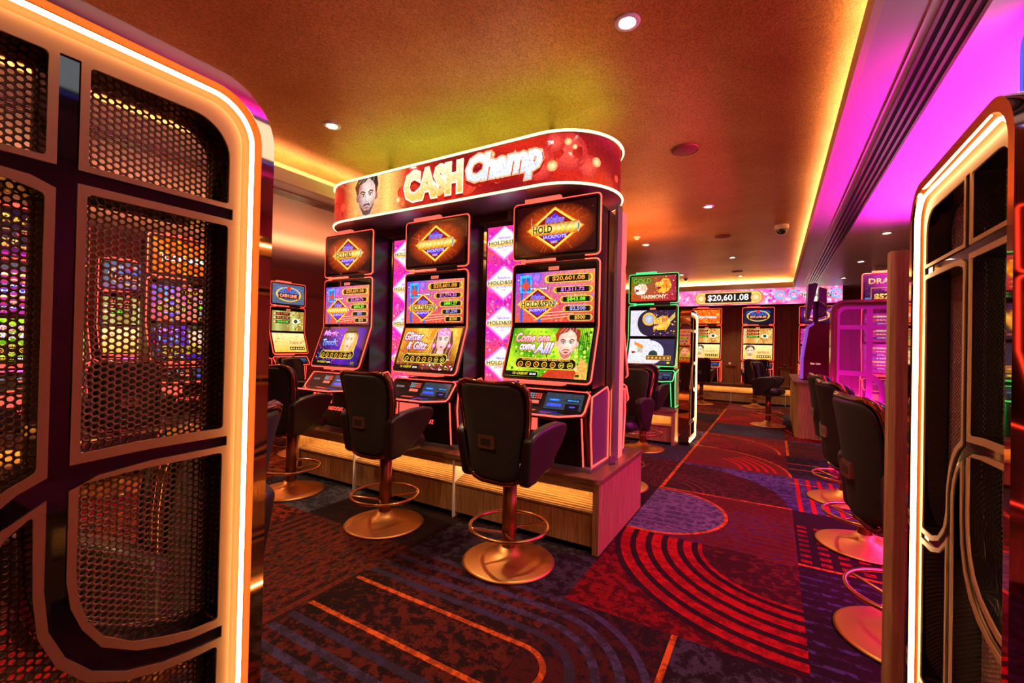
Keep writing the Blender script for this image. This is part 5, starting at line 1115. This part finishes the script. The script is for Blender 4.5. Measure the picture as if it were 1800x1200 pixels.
plinth(1.0, 2.6, 7.8, 8.6, 'timber plinth under the large red-lit machine behind the fluted screen', H=0.50)
e = empty('timber_post', (0.515, 2.33, 0), 0, 'pale timber post standing right behind the right mesh screen', 'post')
MB().box(-0.12, -0.075, -0.03, 0.03, 0.0, 1.86).build('front_edge', 'post_timber', e); MB().box(-0.075, 0.30, -0.03, 0.03, 0.0, 1.86).build('panel', 'oak', e)
# illuminated sign above the right-hand row
e = empty('illuminated_sign', (1.02, 0.9, 2.70), 0, 'white illuminated overhead sign with blue edge at the top right corner', 'sign')
MB().prism(rrect(-1.2, 2.2, 0, 0.30, 0.06), lambda u, v, d: (d, u, v), 0.0, 0.25).build('housing', 'cabinet_grey', e)
MB().prism(rrect(-1.17, 2.17, 0.03, 0.27, 0.05), lambda u, v, d: (-d, u, v), 0.001, 0.006).build('face', 'lightbox', e)
MB().tube([(-0.004, u, v) for u, v in rrect(-1.2, 2.2, 0, 0.30, 0.06)], 0.008, 6, True).build('edge_light', 'led_blue', e)
for y in (-0.9, 1.9): MB().box(0.10, 0.14, y - 0.02, y + 0.02, 0.30, 0.40).build('hanger', 'grille_metal', e)

# ------------------------------------------------------------------ counter with a dark machine seen from the side
e = empty('timber_counter', (0.31, 8.85, 0), 0, 'pale timber counter with a rounded end beside the side-on stool', 'counter')
MB().prism(rrect(0.0, 0.62, 0.0, 2.9, 0.12, 8), lambda u, v, d: (u, v, d), 0.0, 0.90).build('body', 'oak', e)
MB().prism(rrect(-0.03, 0.65, -0.03, 2.93, 0.13, 8), lambda u, v, d: (u, v, d), 0.90, 0.94).build('worktop', 'worktop', e, bevel=0.005)
e = empty('gaming_terminal', (0.62, 9.45, 0.94), 0, 'black gaming terminal with red gradient side, seen from the side on the timber counter', 'terminal')
MB().prism([(-0.20, 0.0), (-0.20, 0.40), (-0.12, 0.95), (-0.02, 1.02), (0.24, 1.02), (0.24, 0.0)], lambda u, v, d: (u, d, v), 0.0, 0.55).build('cabinet', 'kiosk_red', e, bevel=0.02, seg=3)
MB().prism([(-0.206, 0.02), (-0.206, 0.40), (-0.126, 0.96), (-0.03, 1.03), (-0.03, 0.98), (-0.10, 0.93), (-0.175, 0.38), (-0.175, 0.02)], lambda u, v, d: (u, d, v), -0.004, 0.554).build('light_edge', 'led_violet', e)
MB().box(-0.03, 0.05, 0.24, 0.32, 1.0, 1.42).build('stand', 'dark_plastic', e)
md = MB().prism([(-0.14, 1.08), (-0.10, 1.08), (0.02, 1.70), (-0.02, 1.72), (-0.12, 1.70)], lambda u, v, d: (u, d, v), -0.02, 0.57).build('monitor', 'dark_plastic', e)
MB().prism([(0.03, 1.1), (0.16, 1.15), (0.16, 1.62), (0.05, 1.66)], lambda u, v, d: (u, d, v), 0.10, 0.45).build('monitor_housing', 'cabinet_black', e)
MB().tube([(0.05, -0.01, 1.12), (0.18, -0.02, 1.28), (0.02, -0.02, 1.42)], 0.014, 8).build('bracket', 'grille_metal', e)
a = Art(); a.text('Star Line', 0.0, 0, 0.035, C('#ff9a90'), w=0.15); a.build('lettering', lambda x, y, d: (x + 0.0, -0.024 - d, y + 0.30), e)

# ------------------------------------------------------------------ machines along the left
plinth(0, 9.0, 0, 0.7, 'timber plinth with glowing step under the machines by the left wall', rz=R(90))
[o for o in bpy.data.objects if o.get('label', '').endswith('by the left wall')][0].location = (-8.35, -1.9, 0)
g = 'machines by the left wall'
mL = machine(-8.60, 5.50, PZ, 90, 'red-lit slot machine far left with round gold emblem on its topper', lambda W, H: art_gold_top(W, H, 'CASH LINK', C('#50607a')), lambda W, H: art_gold_main(W, H, 8, gl_t, C('#50a040')), lambda W, H: art_gold_low(W, H, 9, False, 'TURN UP'), grp=g)
for y, t in ((4.2, 'left wall machine seen through the edge of the left mesh screen'), (2.9, 'left wall machine third from its lit end'), (1.6, 'left wall machine fourth from its lit end')):
    machine(-8.60, y, PZ, 90, t, None, None, None, grp=g, art_from=mL)
plinth(0, 3.4, 0, 0.7, 'timber plinth with glowing step behind the left mesh screen', rz=R(90))
[o for o in bpy.data.objects if o.get('label', '').endswith('step behind the left mesh screen')][0].location = (-5.75, 0.1, 0)
g = 'machines behind the left mesh screen'
mM = machine(-6.0, 2.55, PZ, 90, 'colourful red-lit machine behind the left mesh screen, right of its dark upright', lambda W, H: art_flame(W, H, 'LINK'), AJ2, art_magic_game, grp=g)
machine(-6.0, 1.30, PZ, 90, 'purple-screened machine behind the left mesh screen, left of its dark upright', lambda W, H: art_dragon(W, H), lambda W, H: art_purple(W, H, 2), art_green_game, grp=g)
machine(1.9, -1.9, 0.0, 160, 'slot machine behind the camera, seen only as a bright reflection', art_beast_topper, lambda W, H: art_yinyang(W, H, False), art_green_game).location = (1.7, -1.6, 0.5)
plinth(1.0, 2.6, -2.35, -1.3, 'timber plinth behind the camera, seen only in reflection', H=0.497)
# remove the pattern machine used for copying
def rm(o):
    for ch in list(o.children): rm(ch)
    bpy.data.objects.remove(o)
rm(machine0)
